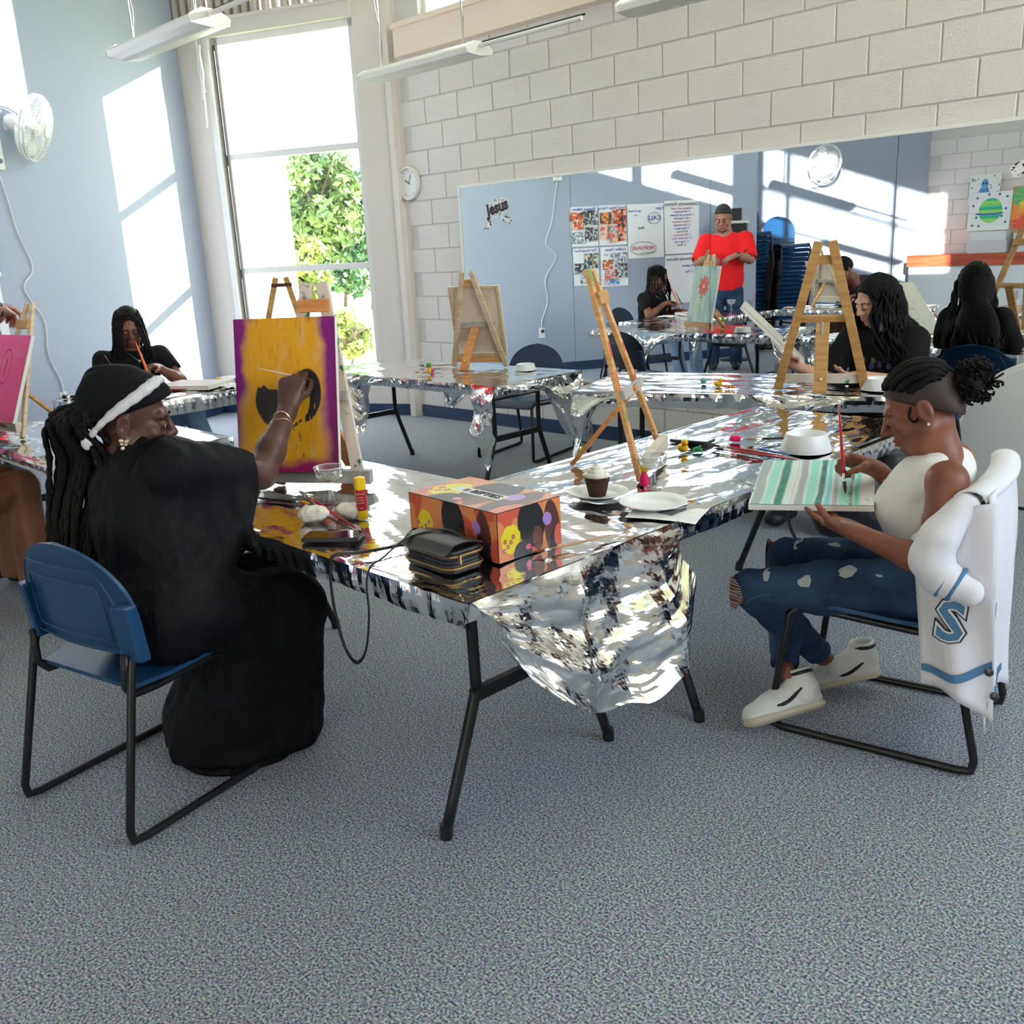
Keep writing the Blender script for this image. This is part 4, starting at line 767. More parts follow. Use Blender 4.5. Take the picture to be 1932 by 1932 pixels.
def coupe(x,y,label,s=1):
    t = empty('coupe_glass', (x,y,ZF), 0, label, 'glass', 'clear plastic coupe glasses')
    MB().lathe([(.0,.004),(.030,.003),(.031,.001),(.0,0)], n=28, cap=False).build('foot', m_cgl, t, smooth=40); MB().lathe([(.011,.004),(.008,.02),(.0085,.05),(.012,.062)], n=16, cap=False).build('stem', m_cgl, t, smooth=True)
    MB().lathe([(.004,.062),(.026,.068),(.042,.082),(.0465,.112),(.0455,.112),(.041,.084),(.025,.07),(.0,.066)], n=36, cap=False).build('bowl', m_cgl, t, smooth=True); MB().tube([(.046*math.cos(a),.046*math.sin(a),.112) for a in np.linspace(0,6.28,36,endpoint=False)], .0012, 5, closed=True).build('rim', mat('clear_rim',(.85,.87,.88),.15), t); t.scale = (s,)*3
coupe(-1.725,2.31,'clear coupe glass beside the cupcake plate',.95); coupe(-2.46,1.62,'clear coupe glass in front of the yellow canvas'); coupe(-5.6,2.25,'clear coupe glass on the table of the girl with locs, near the man in red')
# glue stick
gl = empty('glue_stick', (-2.214,1.559,ZF), .4, 'yellow and red glue stick standing on the nearest table', 'glue stick')
m_gy = mat('glue_yellow', srgb(250,208,30), .35); m_gr = mat('glue_red_label', srgb(186,28,40), .4)
MB().lathe([(0,0),(.0155,0),(.0155,.026),(0,.026)], n=20).build('base_collar', m_gy, gl, smooth=40); MB().lathe([(.0158,.026),(.0158,.088)], n=24, cap=False).build('label_wrap', m_gr, gl, smooth=True); MB().lathe([(.0165,.088),(.0165,.122),(.012,.124),(0,.124)], n=24, cap=False).build('cap', m_gy, gl, smooth=40)
for i,(s_,z) in enumerate((('GLUE STICK',.076),('washable',.066),('non toxic',.058),('all purpose',.050),('1.4 oz',.034))):
    a = -.85; text_mesh('lettering', s_, .0052, mat('label_white',(.85,.75,.7),.5), gl, Rz(-.4)@np.stack([V3(math.cos(a+1.571),math.sin(a+1.571),0),V3(0,0,1),V3(math.cos(a),math.sin(a),0)],1), Rz(-.4)@V3(.0164*math.cos(a),.0164*math.sin(a),z))
# gift box
def boxart(seed):
    def fn(u,v,w,h):
        k = w/h; x = u*k; C = np.zeros(u.shape+(3,)); C[:] = srgb(232,148,92); n = fbm(np.stack([x*3,v*3],-1),1,3,seed)
        C = layer(C,(n-.55)*14,srgb(214,96,72)); C = layer(C,ell(x,v,.52*k,.62,.36,.50,.2,.02),srgb(42,40,44)); C = layer(C,ell(x,v,.62*k,.28,.14,.26,.1,.03),srgb(112,66,62))
        for i in range(7): a = i*.9+seed; C = layer(C,ell(x,v,.19*k+.13*math.cos(a),.42+.16*math.sin(a),.13,.14,0,.04),srgb(244,222,52))
        C = layer(C,ell(x,v,.19*k,.34,.2,.2,0,.04),srgb(244,222,52)); C = layer(C,ell(x,v,.38*k,-.02,.26,.34,.3,.03),srgb(42,40,44))
        for cx,cy in ((.10*k,.40),(.14*k,.28),(.19*k,.36),(.23*k,.46),(.08*k,.22)): C = layer(C,ell(x,v,cx,cy,.045,.05,0,.15),srgb(186,84,104)); C = layer(C,ell(x,v,cx,cy,.014,.016,0,.2),srgb(244,210,80))
        C = layer(C,ell(x,v,.86*k,.4,.22,.6,.1,.02),srgb(96,58,58)); C = layer(C,ell(x,v,.78*k,.62,.12,.14,.4,.05),srgb(180,140,214)); C = layer(C,ell(x,v,.93*k,.12,.2,.28,0,.03),srgb(40,42,56)); C = layer(C,ell(x,v,.97*k,.2,.14,.25,0,.03),srgb(226,104,84)); return layer(C,ell(x,v,.46*k,.16,.07,.06,0,.1),srgb(236,112,140))
    return fn
ba = math.atan2(.03,1); bx = empty('gift_box', (-1.581-.355*.5,1.501+.215*.5+.01,ZF), -.05, 'cardboard gift box printed with faces and yellow hair, on the nearest table', 'box')
BW,BD,BH = .355,.215,.127
MB().bbox((-BW/2,-BD/2,0),(BW/2,BD/2,BH)).build('carton', mat('dark_card', srgb(40,34,36), .6), bx)
for n_,w,h,R3,c in (('printed_side',BW,BH,np.stack([V3(1,0,0),V3(0,0,1),V3(0,-1,0)],1),(0,-BD/2-.0006,BH/2)),('printed_side',BD,BH,np.stack([V3(0,1,0),V3(0,0,1),V3(1,0,0)],1),(BW/2+.0006,0,BH/2)),('printed_side',BD,BH,np.stack([V3(0,-1,0),V3(0,0,1),V3(-1,0,0)],1),(-BW/2-.0006,0,BH/2)),('printed_lid',BW,BD,np.eye(3),(0,0,BH+.0006))):
    if n_ == 'printed_lid': fn_ = lambda u,v,w_,h_: (lambda C: layer(C, (np.abs(u-.47)<.27)*(np.abs(v-.5)<.10), srgb(226,228,222)))(boxart(5)(u,v,w_,h_)*.85+.10)
    else: fn_ = boxart(2 if w < BW else 1)
    paint_panel(n_, w-.002, h-.002, 150, 90, fn_, bx, R3, c, mat('gloss_print', rough=.3, attr='paint'))
text_mesh('lettering', 'BEFTIES', .034, mat('print_dark', srgb(52,44,56), .5), bx, np.eye(3), V3(.015,0,BH+.0014), bold=.0006); MB().box((-.062,0,BH+.0014),(.018,.018,.0006)).build('emblem', mat('print_plum', srgb(96,48,66), .5), bx)
# purse with two zips and a strap that hangs over the table edge
pu = empty('purse', (-1.70,1.425,ZF), -.04, 'small black two-zip purse lying in front of the gift box', 'purse'); m_pu = mat('black_leather', (.014,.014,.016), .35, bump=(260,.25)); m_zip = mat('zip_brass', srgb(172,140,96), .35, .9)
def rr(w,h,r,n=6): return [(sx*(w/2-r)+r*math.cos(a0+math.pi/2*i/n),sy*(h/2-r)+r*math.sin(a0+math.pi/2*i/n)) for sx,sy,a0 in ((1,1,0),(-1,1,math.pi/2),(-1,-1,math.pi),(1,-1,1.5*math.pi)) for i in range(n+1)]
for n_,z0,z1,k in (('lower_pouch',.001,.026,1),('upper_pouch',.033,.058,.985)): MB().prism(rr(.185*k,.115*k,.03), z0, z1).build(n_, m_pu, pu, bevel=.006)
MB().prism(rr(.178,.108,.028), .026,.033).build('gusset', m_pu, pu)
for z in (.0155,.0455): MB().tube([(x*1.02,y*1.02,z) for x,y in rr(.186,.116,.03)], .0028, 5, closed=True).build('zip', m_zip, pu)
G = np.array([[(-.088+.176*j/12, .052-.122*i/8, .060+.012*math.sin(math.pi*i/8)+(.0 if i < 7 else -.008)) for j in range(13)] for i in range(9)]); shell(G,.003).build('flap', m_pu, pu, smooth=60)
MB().box((.10,-.03,.040),(.006,.004,.022)).build('zip_pull', m_zip, pu); MB().tube([(-.094+.006*math.cos(a),.0,.05+.009*math.sin(a)) for a in np.linspace(0,6.28,12,endpoint=False)],.002,5,closed=True).build('strap_ring', m_zip, pu)
sp = spline([(.03,.04,.066),(-.02,.02,.080),(-.07,-.05,.068),(-.085,-.12,.030),(-.088,-.158,.014),(-.09,-.172,-.03),(-.085,-.176,-.10),(-.11,-.178,-.20),(-.16,-.178,-.25),(-.21,-.178,-.22),(-.245,-.176,-.12),(-.25,-.172,-.02),(-.242,-.158,.014),(-.225,-.10,.008),(-.19,-.01,.010),(-.175,.06,.012),(-.20,.10,.02),(-.225,.08,.03),(-.205,.05,.02),(-.16,.05,.012),(-.11,.03,.03)],120)
MB().tube(sp, .0055, 6, flat=.35).build('strap', m_pu, pu, smooth=True)
# phones
m_scr = mat('phone_glass', (.01,.011,.013), .04, coat=.5); m_case = mat('phone_case', (.015,.015,.017), .45)
def phone(x,y,rz,label):
    t = empty('phone', (x,y,ZF+.001), rz, label, 'phone', 'phones lying on the foil'); MB().prism(rr(.078,.16,.012), 0, .010).build('case', m_case, t, bevel=.002); MB().prism(rr(.068,.150,.009), .0101, .0112).build('screen', m_scr, t); MB().box((0,.066,.0114),(.014,.004,.0006)).build('speaker_slot', m_case, t); return t
phone(-2.115,1.385,-.9,'black phone at the front edge of the nearest table'); phone(-2.03,2.965,1.75,'black phone behind the rubber duck and easel')
# brushes
m_fer = mat('ferrule', (.75,.75,.74), .25, 1)
def brush(p, q, col, label, tip=srgb(70,50,40), r=.0042, group='paint brushes on the tables', tw=1):
    """p: bristle end, q: handle end"""
    p,q = V3(*p),V3(*q); d = q-p; l = np.linalg.norm(d); t = empty('paint_brush', tuple(p), 0, label, 'brush', group); d = d
    k = lambda f: d*f
    MB().tube([k(.0),k(.05),k(.10),k(.14)], [r*.25*tw,r*1.0*tw,r*1.15*tw,r*1.0], 8).build('bristles', mat('bristle_%d'%int(sum(tip)*1e4), tip, .8), t, smooth=True)
    MB().tube([k(.13),k(.15),k(.23)], [r*1.08,r*1.1,r*.95], 8).build('ferrule', m_fer, t, smooth=True)
    MB().tube([k(.22),k(.30),k(.42),k(.75),k(1)], [r*.95,r*1.25,r*1.1,r*.8,r*.45], 8).build('handle', mat('handle_%d_%d_%d'%tuple(int(c*999) for c in col), col, .25, coat=.4), t, smooth=True); return t
RED = srgb(176,20,40); BLU = srgb(40,130,210); ORA = srgb(236,120,50); BLK = srgb(24,22,26); BRN = srgb(110,50,40)
zb = ZF+.009
brush((-1.912,2.915,zb),(-1.60,2.885,zb),RED,'red brush of the pair between the phone and the bowl, farther one'); brush((-1.875,2.875,zb),(-1.535,2.855,zb),RED,'red brush of the pair beside the teal striped canvas, nearer one'); brush((-1.78,2.955,zb),(-1.60,2.915,zb),BLU,'blue-handled brush lying by the two red ones'); brush((-1.86,3.07,zb),(-1.66,3.235,zb),BLK,'black-handled brush beside the white bowl',srgb(200,150,110))
brush((-2.50,1.53,ZF+.048),(-2.13,1.47,ZF+.006),RED,'red-stained brush propped on the cotton wads',srgb(150,140,140),.0052); brush((-2.44,1.49,ZF+.03),(-2.12,1.455,ZF+.006),BRN,'brown brush crossing under the red-stained one',srgb(140,60,60))
brush((-2.47,1.545,zb),(-2.72,1.47,zb),BLK,'black-handled brush loaded with yellow paint',srgb(236,170,30),.005); brush((-1.565,1.60,zb),(-1.50,1.83,ZF+.007),srgb(180,120,70),'thin brush leaning along the side of the gift box',srgb(120,60,50),.0034)
brush((-5.02,4.11,zb),(-4.80,4.28,zb),srgb(190,150,120),'paint brush on the foil left of the flower easel',srgb(90,60,50)); brush((-4.76,3.86,zb),(-4.55,3.91,zb),srgb(196,110,60),'thin brown stick lying across the green and yellow toy figure',srgb(150,80,50),.003)
brush((-5.70,2.55,zb),(-5.52,2.72,zb),RED,'red brush lying on the table before the girl with locs'); brush((-5.98,2.10,zb),(-5.86,2.28,zb),BLK,'thick black marker-like brush by the wall end of the left table',BLK,.008)
# cotton wads, rubber toys, bowls, paint
m_cot = mat('cotton', srgb(236,228,220), .95, bump=(60,.6))
for x,y,r,lb in ((-2.31,1.455,.045,'larger white cotton wad under the red brush'),(-2.255,1.54,.038,'smaller white cotton wad nearer the coupe glass')):
    f = Field((x-.08,y-.08,ZT),(x+.08,y+.08,ZT+.09),.004); f.ell((x,y,ZF+.020),(r,r*.8,.024)); f.ell((x+.02,y+.012,ZF+.022),(r*.5,r*.5,.022),k=.015); f.ell((x-.02,y-.008,ZF+.018),(r*.55,r*.6,.02),k=.015); f.noise(.006,60,int(r*1000)); tag(f.mesh('cotton_wad', m_cot), lb, 'cotton', 'cotton wads on the nearest table')
m_duck = mat('duck_yellow', srgb(250,190,20), .35); m_beak = mat('beak_orange', srgb(236,100,20), .4)
def duck(x,y,rz,s,label):
    t = empty('rubber_duck', (x,y,ZF-.001), rz, label, 'toy', 'rubber ducks'); f = Field((-.04,-.03,-.004),(.045,.03,.06),.0022); f.ell((0,0,.014),(.024,.017,.015)); f.ell((-.018,0,.020),(.010,.008,.008),k=.008); f.ell((.014,0,.037),(.0135,.0125,.0125),k=.005); f.ell((0,.015,.017),(.012,.004,.008),k=.004); f.ell((0,-.015,.017),(.012,.004,.008),k=.004)
    f.mesh('body', m_duck, t); MB().ball((.029,0,.035),(.007,.006,.0025)).build('beak', m_beak, t, smooth=True)
    for s_ in (-1,1): MB().ball((.024,s_*.007,.041), .0018, 6,4).build('eye', m_black, t)
    t.scale = (s,)*3
duck(-1.957,2.80,-.5,1.0,'yellow rubber duck beside the phone and the green frog toy'); duck(-2.727,4.218,.2,.9,'yellow rubber duck beside the teal ball on the askew table')
fg = empty('frog_toy', (-1.912,2.826,ZF-.001), .6, 'tiny green spiky frog toy beside the rubber duck', 'toy'); f = Field((-.03,-.03,-.004),(.03,.03,.04),.002); f.ell((0,0,.010),(.016,.012,.010))
for a in (.6,2.5,-.6,-2.5): f.cap((.008*math.cos(a),.008*math.sin(a),.008),(.021*math.cos(a),.017*math.sin(a),.003),.004,.003,k=.004)
for s_ in (-1,1): f.ell((.010,s_*.006,.020),.0045,k=.003)
f.mesh('body', mat('toy_green', srgb(20,140,84), .4), fg)
tag(MB().ball((0,0,.016),.017,16,10).build('toy_ball', mat('toy_teal', srgb(120,178,186), .4), None, smooth=True, loc=(-2.849,4.266,ZF)), 'small teal ball on the askew table below the mirror', 'toy')
bl = MB(); [bl.tube([(x,0,.004),(x+.008,0,.012),(x+.016,0,.004)],.004,6) for x in (-.03,-.01,.01)]; tag(bl.build('toy_caterpillar', m_duck, None, smooth=True, loc=(-2.63,4.18,ZF)), 'tiny yellow wriggly toy to the right of the second duck', 'toy')
tf = empty('toy_figure', (-4.653,3.887,ZF), 0, 'small toy with a green head and yellow body on the table by the mirror end', 'toy'); MB().ball((0,0,.022),(.016,.014,.024),12,8).build('body', m_duck, tf, smooth=True); MB().ball((0,0,.060),.017,12,8).build('head', mat('toy_leaf', srgb(90,150,40), .5), tf, smooth=True)
for s_ in (-1,1): MB().beam((s_*.01,0,.042),(s_*.034,-.004,.046),.005,.005).build('arm', mat('toy_brown', srgb(150,70,30), .5), tf)
tag(MB().ball((0,0,.012),(.018,.014,.014),10,7).build('clay_lump', mat('toy_pink', srgb(236,90,140), .5), None, smooth=True, loc=(-4.72,3.97,ZF)), 'pink clay lump beside the green-headed toy', 'toy')
tag(MB().box((0,0,.012),(.04,.026,.022),Rz(.4)).build('rubber_eraser', mat('neon_pink', srgb(255,30,110), .4), None, bevel=.006, loc=(-1.895,3.05,ZF)), 'neon pink rubber lump beside the black-handled brush', 'eraser')
bt = empty('bubble_bottle', (-1.775,2.33,ZF), 0, 'small pink bottle with a yellow cap behind the coupe glass', 'bottle'); MB().lathe([(0,0),(.016,0),(.017,.02),(.008,.040),(.008,.046),(0,.046)], n=18).build('bottle_body', mat('neon_rose', srgb(255,20,110), .3), bt, smooth=50); MB().lathe([(.010,.045),(.013,.052),(.013,.066),(0,.068)], n=16).build('cap', m_gy, bt, smooth=40)
def bowl(x,y,r,h,label): return tag(MB().lathe([(0,.003),(r*.99,.003),(r,.0),(r*1.0,.004),(r*.80,h),(r*.76,h),(r*.70,.012+h*.3),(0,.02+h*.2)][1:], n=40, cap=False).build('bowl', m_pw, None, smooth=40, loc=(x,y,ZF)), label, 'bowl', 'white plastic water bowls')
bowl(-1.605,3.045,.088,.062,'white water bowl on the table edge by the red brushes'); bowl(-1.985,4.47,.085,.055,'white water bowl beside the tall honey-coloured easel'); bowl(-4.20,4.30,.07,.04,'white water bowl at the mirror side of the foil table')
# scraps
def lump(name, x,y,sx,sy,h,m_,label,cat,seed=0):
    G = np.zeros((9,9,3)); g = np.random.default_rng(seed)
    for i in range(9):
        for j in range(9): u,v = j/4-1,i/4-1; G[i,j] = (u*sx*(1-.15*v*v),v*sy*(1-.15*u*u),h*(1-.5*(u*u+v*v))*g.uniform(.5,1)+.002)
    return tag(shell(G,-.002).build(name, m_, None, loc=(x,y,ZF)), label, cat)
lump('paper_scrap', -5.80,3.12,.10,.07,.02,m_paper,'crumpled white paper at the far corner table beside the window','paper',1); lump('paint_blob', -5.83,3.06,.025,.02,.02,m_duck,'dab of yellow paint on the crumpled paper','paint',2); lump('paper_scrap', -5.12,1.90,.06,.035,.02,mat('tan_card',srgb(214,178,140),.7),'curled tan card behind the pink canvas easel','paper',3)
lump('paint_rag', -5.40,2.90,.07,.05,.03,m_paper,'bunched white rag near the window end of the corner table','rag',4)
for x,y,c,lb in ((-5.62,3.02,BLK,'black paint tube beside the crumpled white paper'),(-5.50,2.22,srgb(200,40,60),'red paint tube near the man in red')): tag(MB().tube([(0,0,.010),(.03,.01,.011),(.075,.025,.010),(.085,.028,.010)],[.008,.011,.010,.005],8,flat=.7).build('paint_tube', mat('tube_%d'%int(sum(c)*1e3),c,.4), None, smooth=True, loc=(x,y,ZF)), lb, 'paint tube', 'paint tubes')
jar = empty('water_jar', (-5.46,2.12,ZF), 0, 'clear water cup with a brush in it near the man in red', 'cup'); MB().lathe([(0,.002),(.032,.002),(.038,.10),(.0365,.10),(.031,.005)], n=24, cap=False).build('cup_wall', m_cgl, jar, smooth=40); MB().lathe([(0,.006),(.0305,.006),(.034,.06),(0,.06)], n=24, cap=False).build('paint_water', mat('lilac_water', srgb(206,190,214), .1), jar, smooth=40)
brush((-5.455,2.12,ZF+.012),(-5.40,2.09,ZF+.20),srgb(196,110,90),'brush standing in the water cup',srgb(120,90,90))
pc = empty('paint_cup', (-4.45,1.78,ZF), 0, 'pink paper cup on the left table behind the pink canvas', 'cup'); MB().lathe([(0,0),(.028,0),(.036,.09),(.034,.09),(.027,.004),(0,.004)], n=24, cap=False).build('cup_wall', mat('pink_cup', srgb(226,150,150), .5), pc, smooth=40)
# folded round table by the mirror wall, rear bench and pictures
rt = empty('folded_round_table', (-1.40,5.285,0), 0, 'white half-round folding tabletop standing upright against the block wall', 'table'); poly = [(-.47,0),(.47,0)]+[(.47+.02-.0*i,.0) for i in ()]+[(.53*math.cos(a)*1.0,.30+.49*math.sin(a)) for a in np.linspace(-.25,math.pi+.25,40)]
Rr = np.stack([V3(1,0,0),V3(0,0,1),V3(0,-1,0)],1); MB().prism(poly, -.025, .025, Rr, (0,0,.012)).build('tabletop', mat('white_table_plastic', srgb(228,228,226), .45), rt, bevel=.006)
MB().bbox((-.48,-.03,0),(.48,.03,.014)).build('fold_edge', m_black, rt); MB().tube([(.50*math.cos(a),-.027,.312+.46*math.sin(a)) for a in np.linspace(0,math.pi,30)],.004,5).build('rim_line', m_pw, rt)
cb = empty('low_cabinet', (-4.25,-2.75,0), 0, 'long low cabinet with a red-brown top along the rear block wall', 'cabinet'); m_cb = mat('cabinet_white', srgb(222,224,226), .5)
MB().bbox((-1.5,-.42,0),(1.6,.2,.95)).build('body', m_cb, cb); MB().bbox((-1.52,-.44,.95),(1.62,.23,1.10)).build('worktop', mat('redwood_top', srgb(196,84,50), .45, var=((2,20,20),srgb(150,56,34),.4,.7)), cb)
for x in (-1.48,-.72,.04,.80): d_ = MB().bbox((x,.2,.05),(x+.74,.215,.92)).build('door', m_cb, cb); MB().bbox((x+.66,.215,.5),(x+.68,.235,.62)).build('handle', m_steel, d_)
def box_(x,y,z,d,label,c): return tag(MB().box((0,0,d[2]/2),d).build('storage_box', mat('boxcol_%d'%int(sum(c)*999),c,.6), None, bevel=.004, loc=(x,y,z)), label, 'box', 'storage boxes on the low cabinet')
box_(-4.80,-2.90,1.10,(.50,.30,.16),'lower pale storage box on the low cabinet',srgb(206,210,214)); box_(-4.80,-2.90,1.26,(.46,.28,.12),'upper pale storage box under the space pictures',srgb(224,226,228)); box_(-4.24,-2.92,1.10,(.48,.30,.24),'wide pale box beside the two stacked ones',srgb(214,216,220))
def alien(u,v,w,h):
    C = np.ones(u.shape+(3,))*np.array(srgb(228,228,224)); g = random.Random(4)
    for i in range(26): C = layer(C,ell(u,v,g.random(),g.random(),.022,.026,0,.3),srgb(50,60,90))
    for s_ in (0,1): C = layer(C,ell(u,v,.52,.18,.27-.012*s_,.34-.012*s_),srgb(90,70,120) if s_ == 0 else srgb(190,160,214))
    C = layer(C,ell(u,v,.50,.48,.15,.12),srgb(80,130,190)); C = layer(C,ell(u,v,.50,.68,.12,.17),srgb(96,160,204)); 
    for sx in (-.045,.05): C = layer(C,ell(u,v,.5+sx,.70,.03,.05),srgb(20,30,50))
    return C
def planet(u,v,w,h):
    C = np.ones(u.shape+(3,))*np.array(srgb(230,230,226)); g = random.Random(9)
    for cx,cy in ((.12,.86),(.30,.93),(.55,.94),(.82,.86),(.90,.66),(.12,.55),(.10,.2),(.80,.35),(.88,.14),(.72,.12),(.2,.36)):
        for k in range(3): C = layer(C,ell(u,v,cx,cy,.04,.011,k*1.05+cx,.3),srgb(60,70,130))
    D = ell(u,v,.48,.52,.28,.32,0,.03); ba_ = np.floor(v*13)%3; col = np.where(ba_[...,None]==0,srgb(150,214,90),np.where(ba_[...,None]==1,srgb(30,180,140),srgb(120,206,130))); C = C*(1-D[...,None])+col*D[...,None]
    return layer(C,ell(u,v,.5,.44,.34,.045)*(1-ell(u,v,.5,.475,.29,.035)),srgb(70,90,180))
def bloom(u,v,w,h):
    C = np.ones(u.shape+(3,))*np.array(srgb(190,150,110))
    for cx,cy,r,c in ((.2,.7,.26,(96,70,190)),(.72,.78,.26,(60,190,110)),(.70,.55,.16,(240,210,50)),(.35,.3,.24,(40,120,210)),(.75,.25,.2,(236,60,50)),(.12,.12,.12,(250,140,170)),(.9,.45,.16,(250,150,60))):
        a = np.arctan2(v-cy,u-cx); C = layer(C,ell(u,v,cx,cy,r,r*1.0)*(.75+.25*np.cos(9*a)),srgb(*c))
    return C
Q = np.stack([V3(-1,0,0),V3(0,math.sin(-.12),math.cos(.12)),V3(0,math.cos(.12),math.sin(.12))],1); Q[:,1] /= np.linalg.norm(Q[:,1]); Q[:,2] = np.cross(Q[:,0],Q[:,1])
canvas('small canvas of a blue alien under stars, highest of the pictures on the rear cabinet', (-5.0,-3.08,1.93), Q, .40, .40, alien, .018, 70, 70); canvas('canvas of a striped ringed planet on the rear cabinet boxes', (-4.87,-2.96,1.38+.26), Q, .54, .50, planet, .018, 90, 90); canvas('bright canvas of many coloured blooms beside the planet picture', (-4.30,-2.98,1.34+.30), Q, .62, .60, bloom, .018, 90, 90)
# bag slung under the table, black loudspeaker by the corner column
bg_ = empty('black_bag', (-1.62,3.42,0), .3, 'black fabric bag hanging under the table edge beside the girl in the white top', 'bag'); f = Field((-.26,-.22,.25),(.26,.22,.70),.012); f.ell((0,0,.46),(.17,.12,.17)); f.cap((-.12,0,.58),(.14,.02,.60),.06,k=.06); f.cap((.05,-.05,.40),(.16,-.02,.36),.07,k=.05); f.noise(.02,9,3); f.mesh('sack', mat('black_nylon', (.016,.018,.022), .5, bump=(30,.5)), bg_); MB().tube(spline([(-.12,-.05,.60),(-.2,-.12,.45),(-.15,-.14,.30),(.02,-.12,.27),(.10,-.08,.34)],30),.012,6,flat=.3).build('strap', m_pu, bg_, smooth=True)
sk = empty('loudspeaker', (-6.42,.85,0), R(62), 'black loudspeaker on a stand by the blue wall behind the man in red', 'speaker'); MB().box((0,0,1.42),(.30,.26,.40)).build('cabinet', m_black, sk, bevel=.01); MB().tube([(0,0,0.02),(0,0,1.22)],.02,10).build('stand_pole', m_black, sk); MB().lathe([(.18,0),(.18,.012),(.02,.03)],n=24).build('stand_base', m_black, sk); MB().lathe([(.0,.0),(.11,.0),(.11,.006),(.03,.012)],(0,-.131,1.40),24,np.stack([V3(1,0,0),V3(0,0,1),V3(0,-1,0)],1)).build('cone', mat('speaker_cone',(.03,.03,.03),.7), sk)
MB().box((0,0,1.64),(.32,.28,.03)).build('lid', mat('grey_lid',srgb(190,190,190),.5), sk); MB().box((0,0,1.73),(.12,.12,.14)).build('mixer', m_black, sk, bevel=.01)
# ================================================================ people
def skin(name, c, c2): return mat(name, c, .42, var=(14,c2,.4,.7), bump=(220,.06), spec=.45)
sk_lady = skin('skin_deep', srgb(92,60,52), srgb(78,48,44)); sk_b = skin('skin_brown', srgb(138,84,64), srgb(118,68,54)); sk_c = skin('skin_light', srgb(214,166,140), srgb(198,142,120)); sk_d = skin('skin_warm', srgb(134,86,70), srgb(116,70,60)); sk_m = skin('skin_mid', srgb(168,120,100), srgb(146,100,84))
m_hair = mat('black_hair', (.004,.0035,.004), .62, bump=(180,.4), spec=.18); m_hair2 = mat('brown_black_hair', (.006,.0045,.004), .62, bump=(120,.4), spec=.18); m_eyew = mat('eye_white', srgb(226,222,216), .3); m_iris = mat('iris_dark', (.02,.012,.01), .2)
m_lip = {}
class Person:
    def __init__(s, base, label, group=None): s.t = empty('person', base, 0, label, 'person', group); s.b = V3(*base)
    def put(s, o, parent=None):
        o.parent = parent or s.t; o.location = (-s.b).tolist() if parent is None else (0,0,0); return o
def unit(v): v = V3(*v); return v/np.linalg.norm(v)
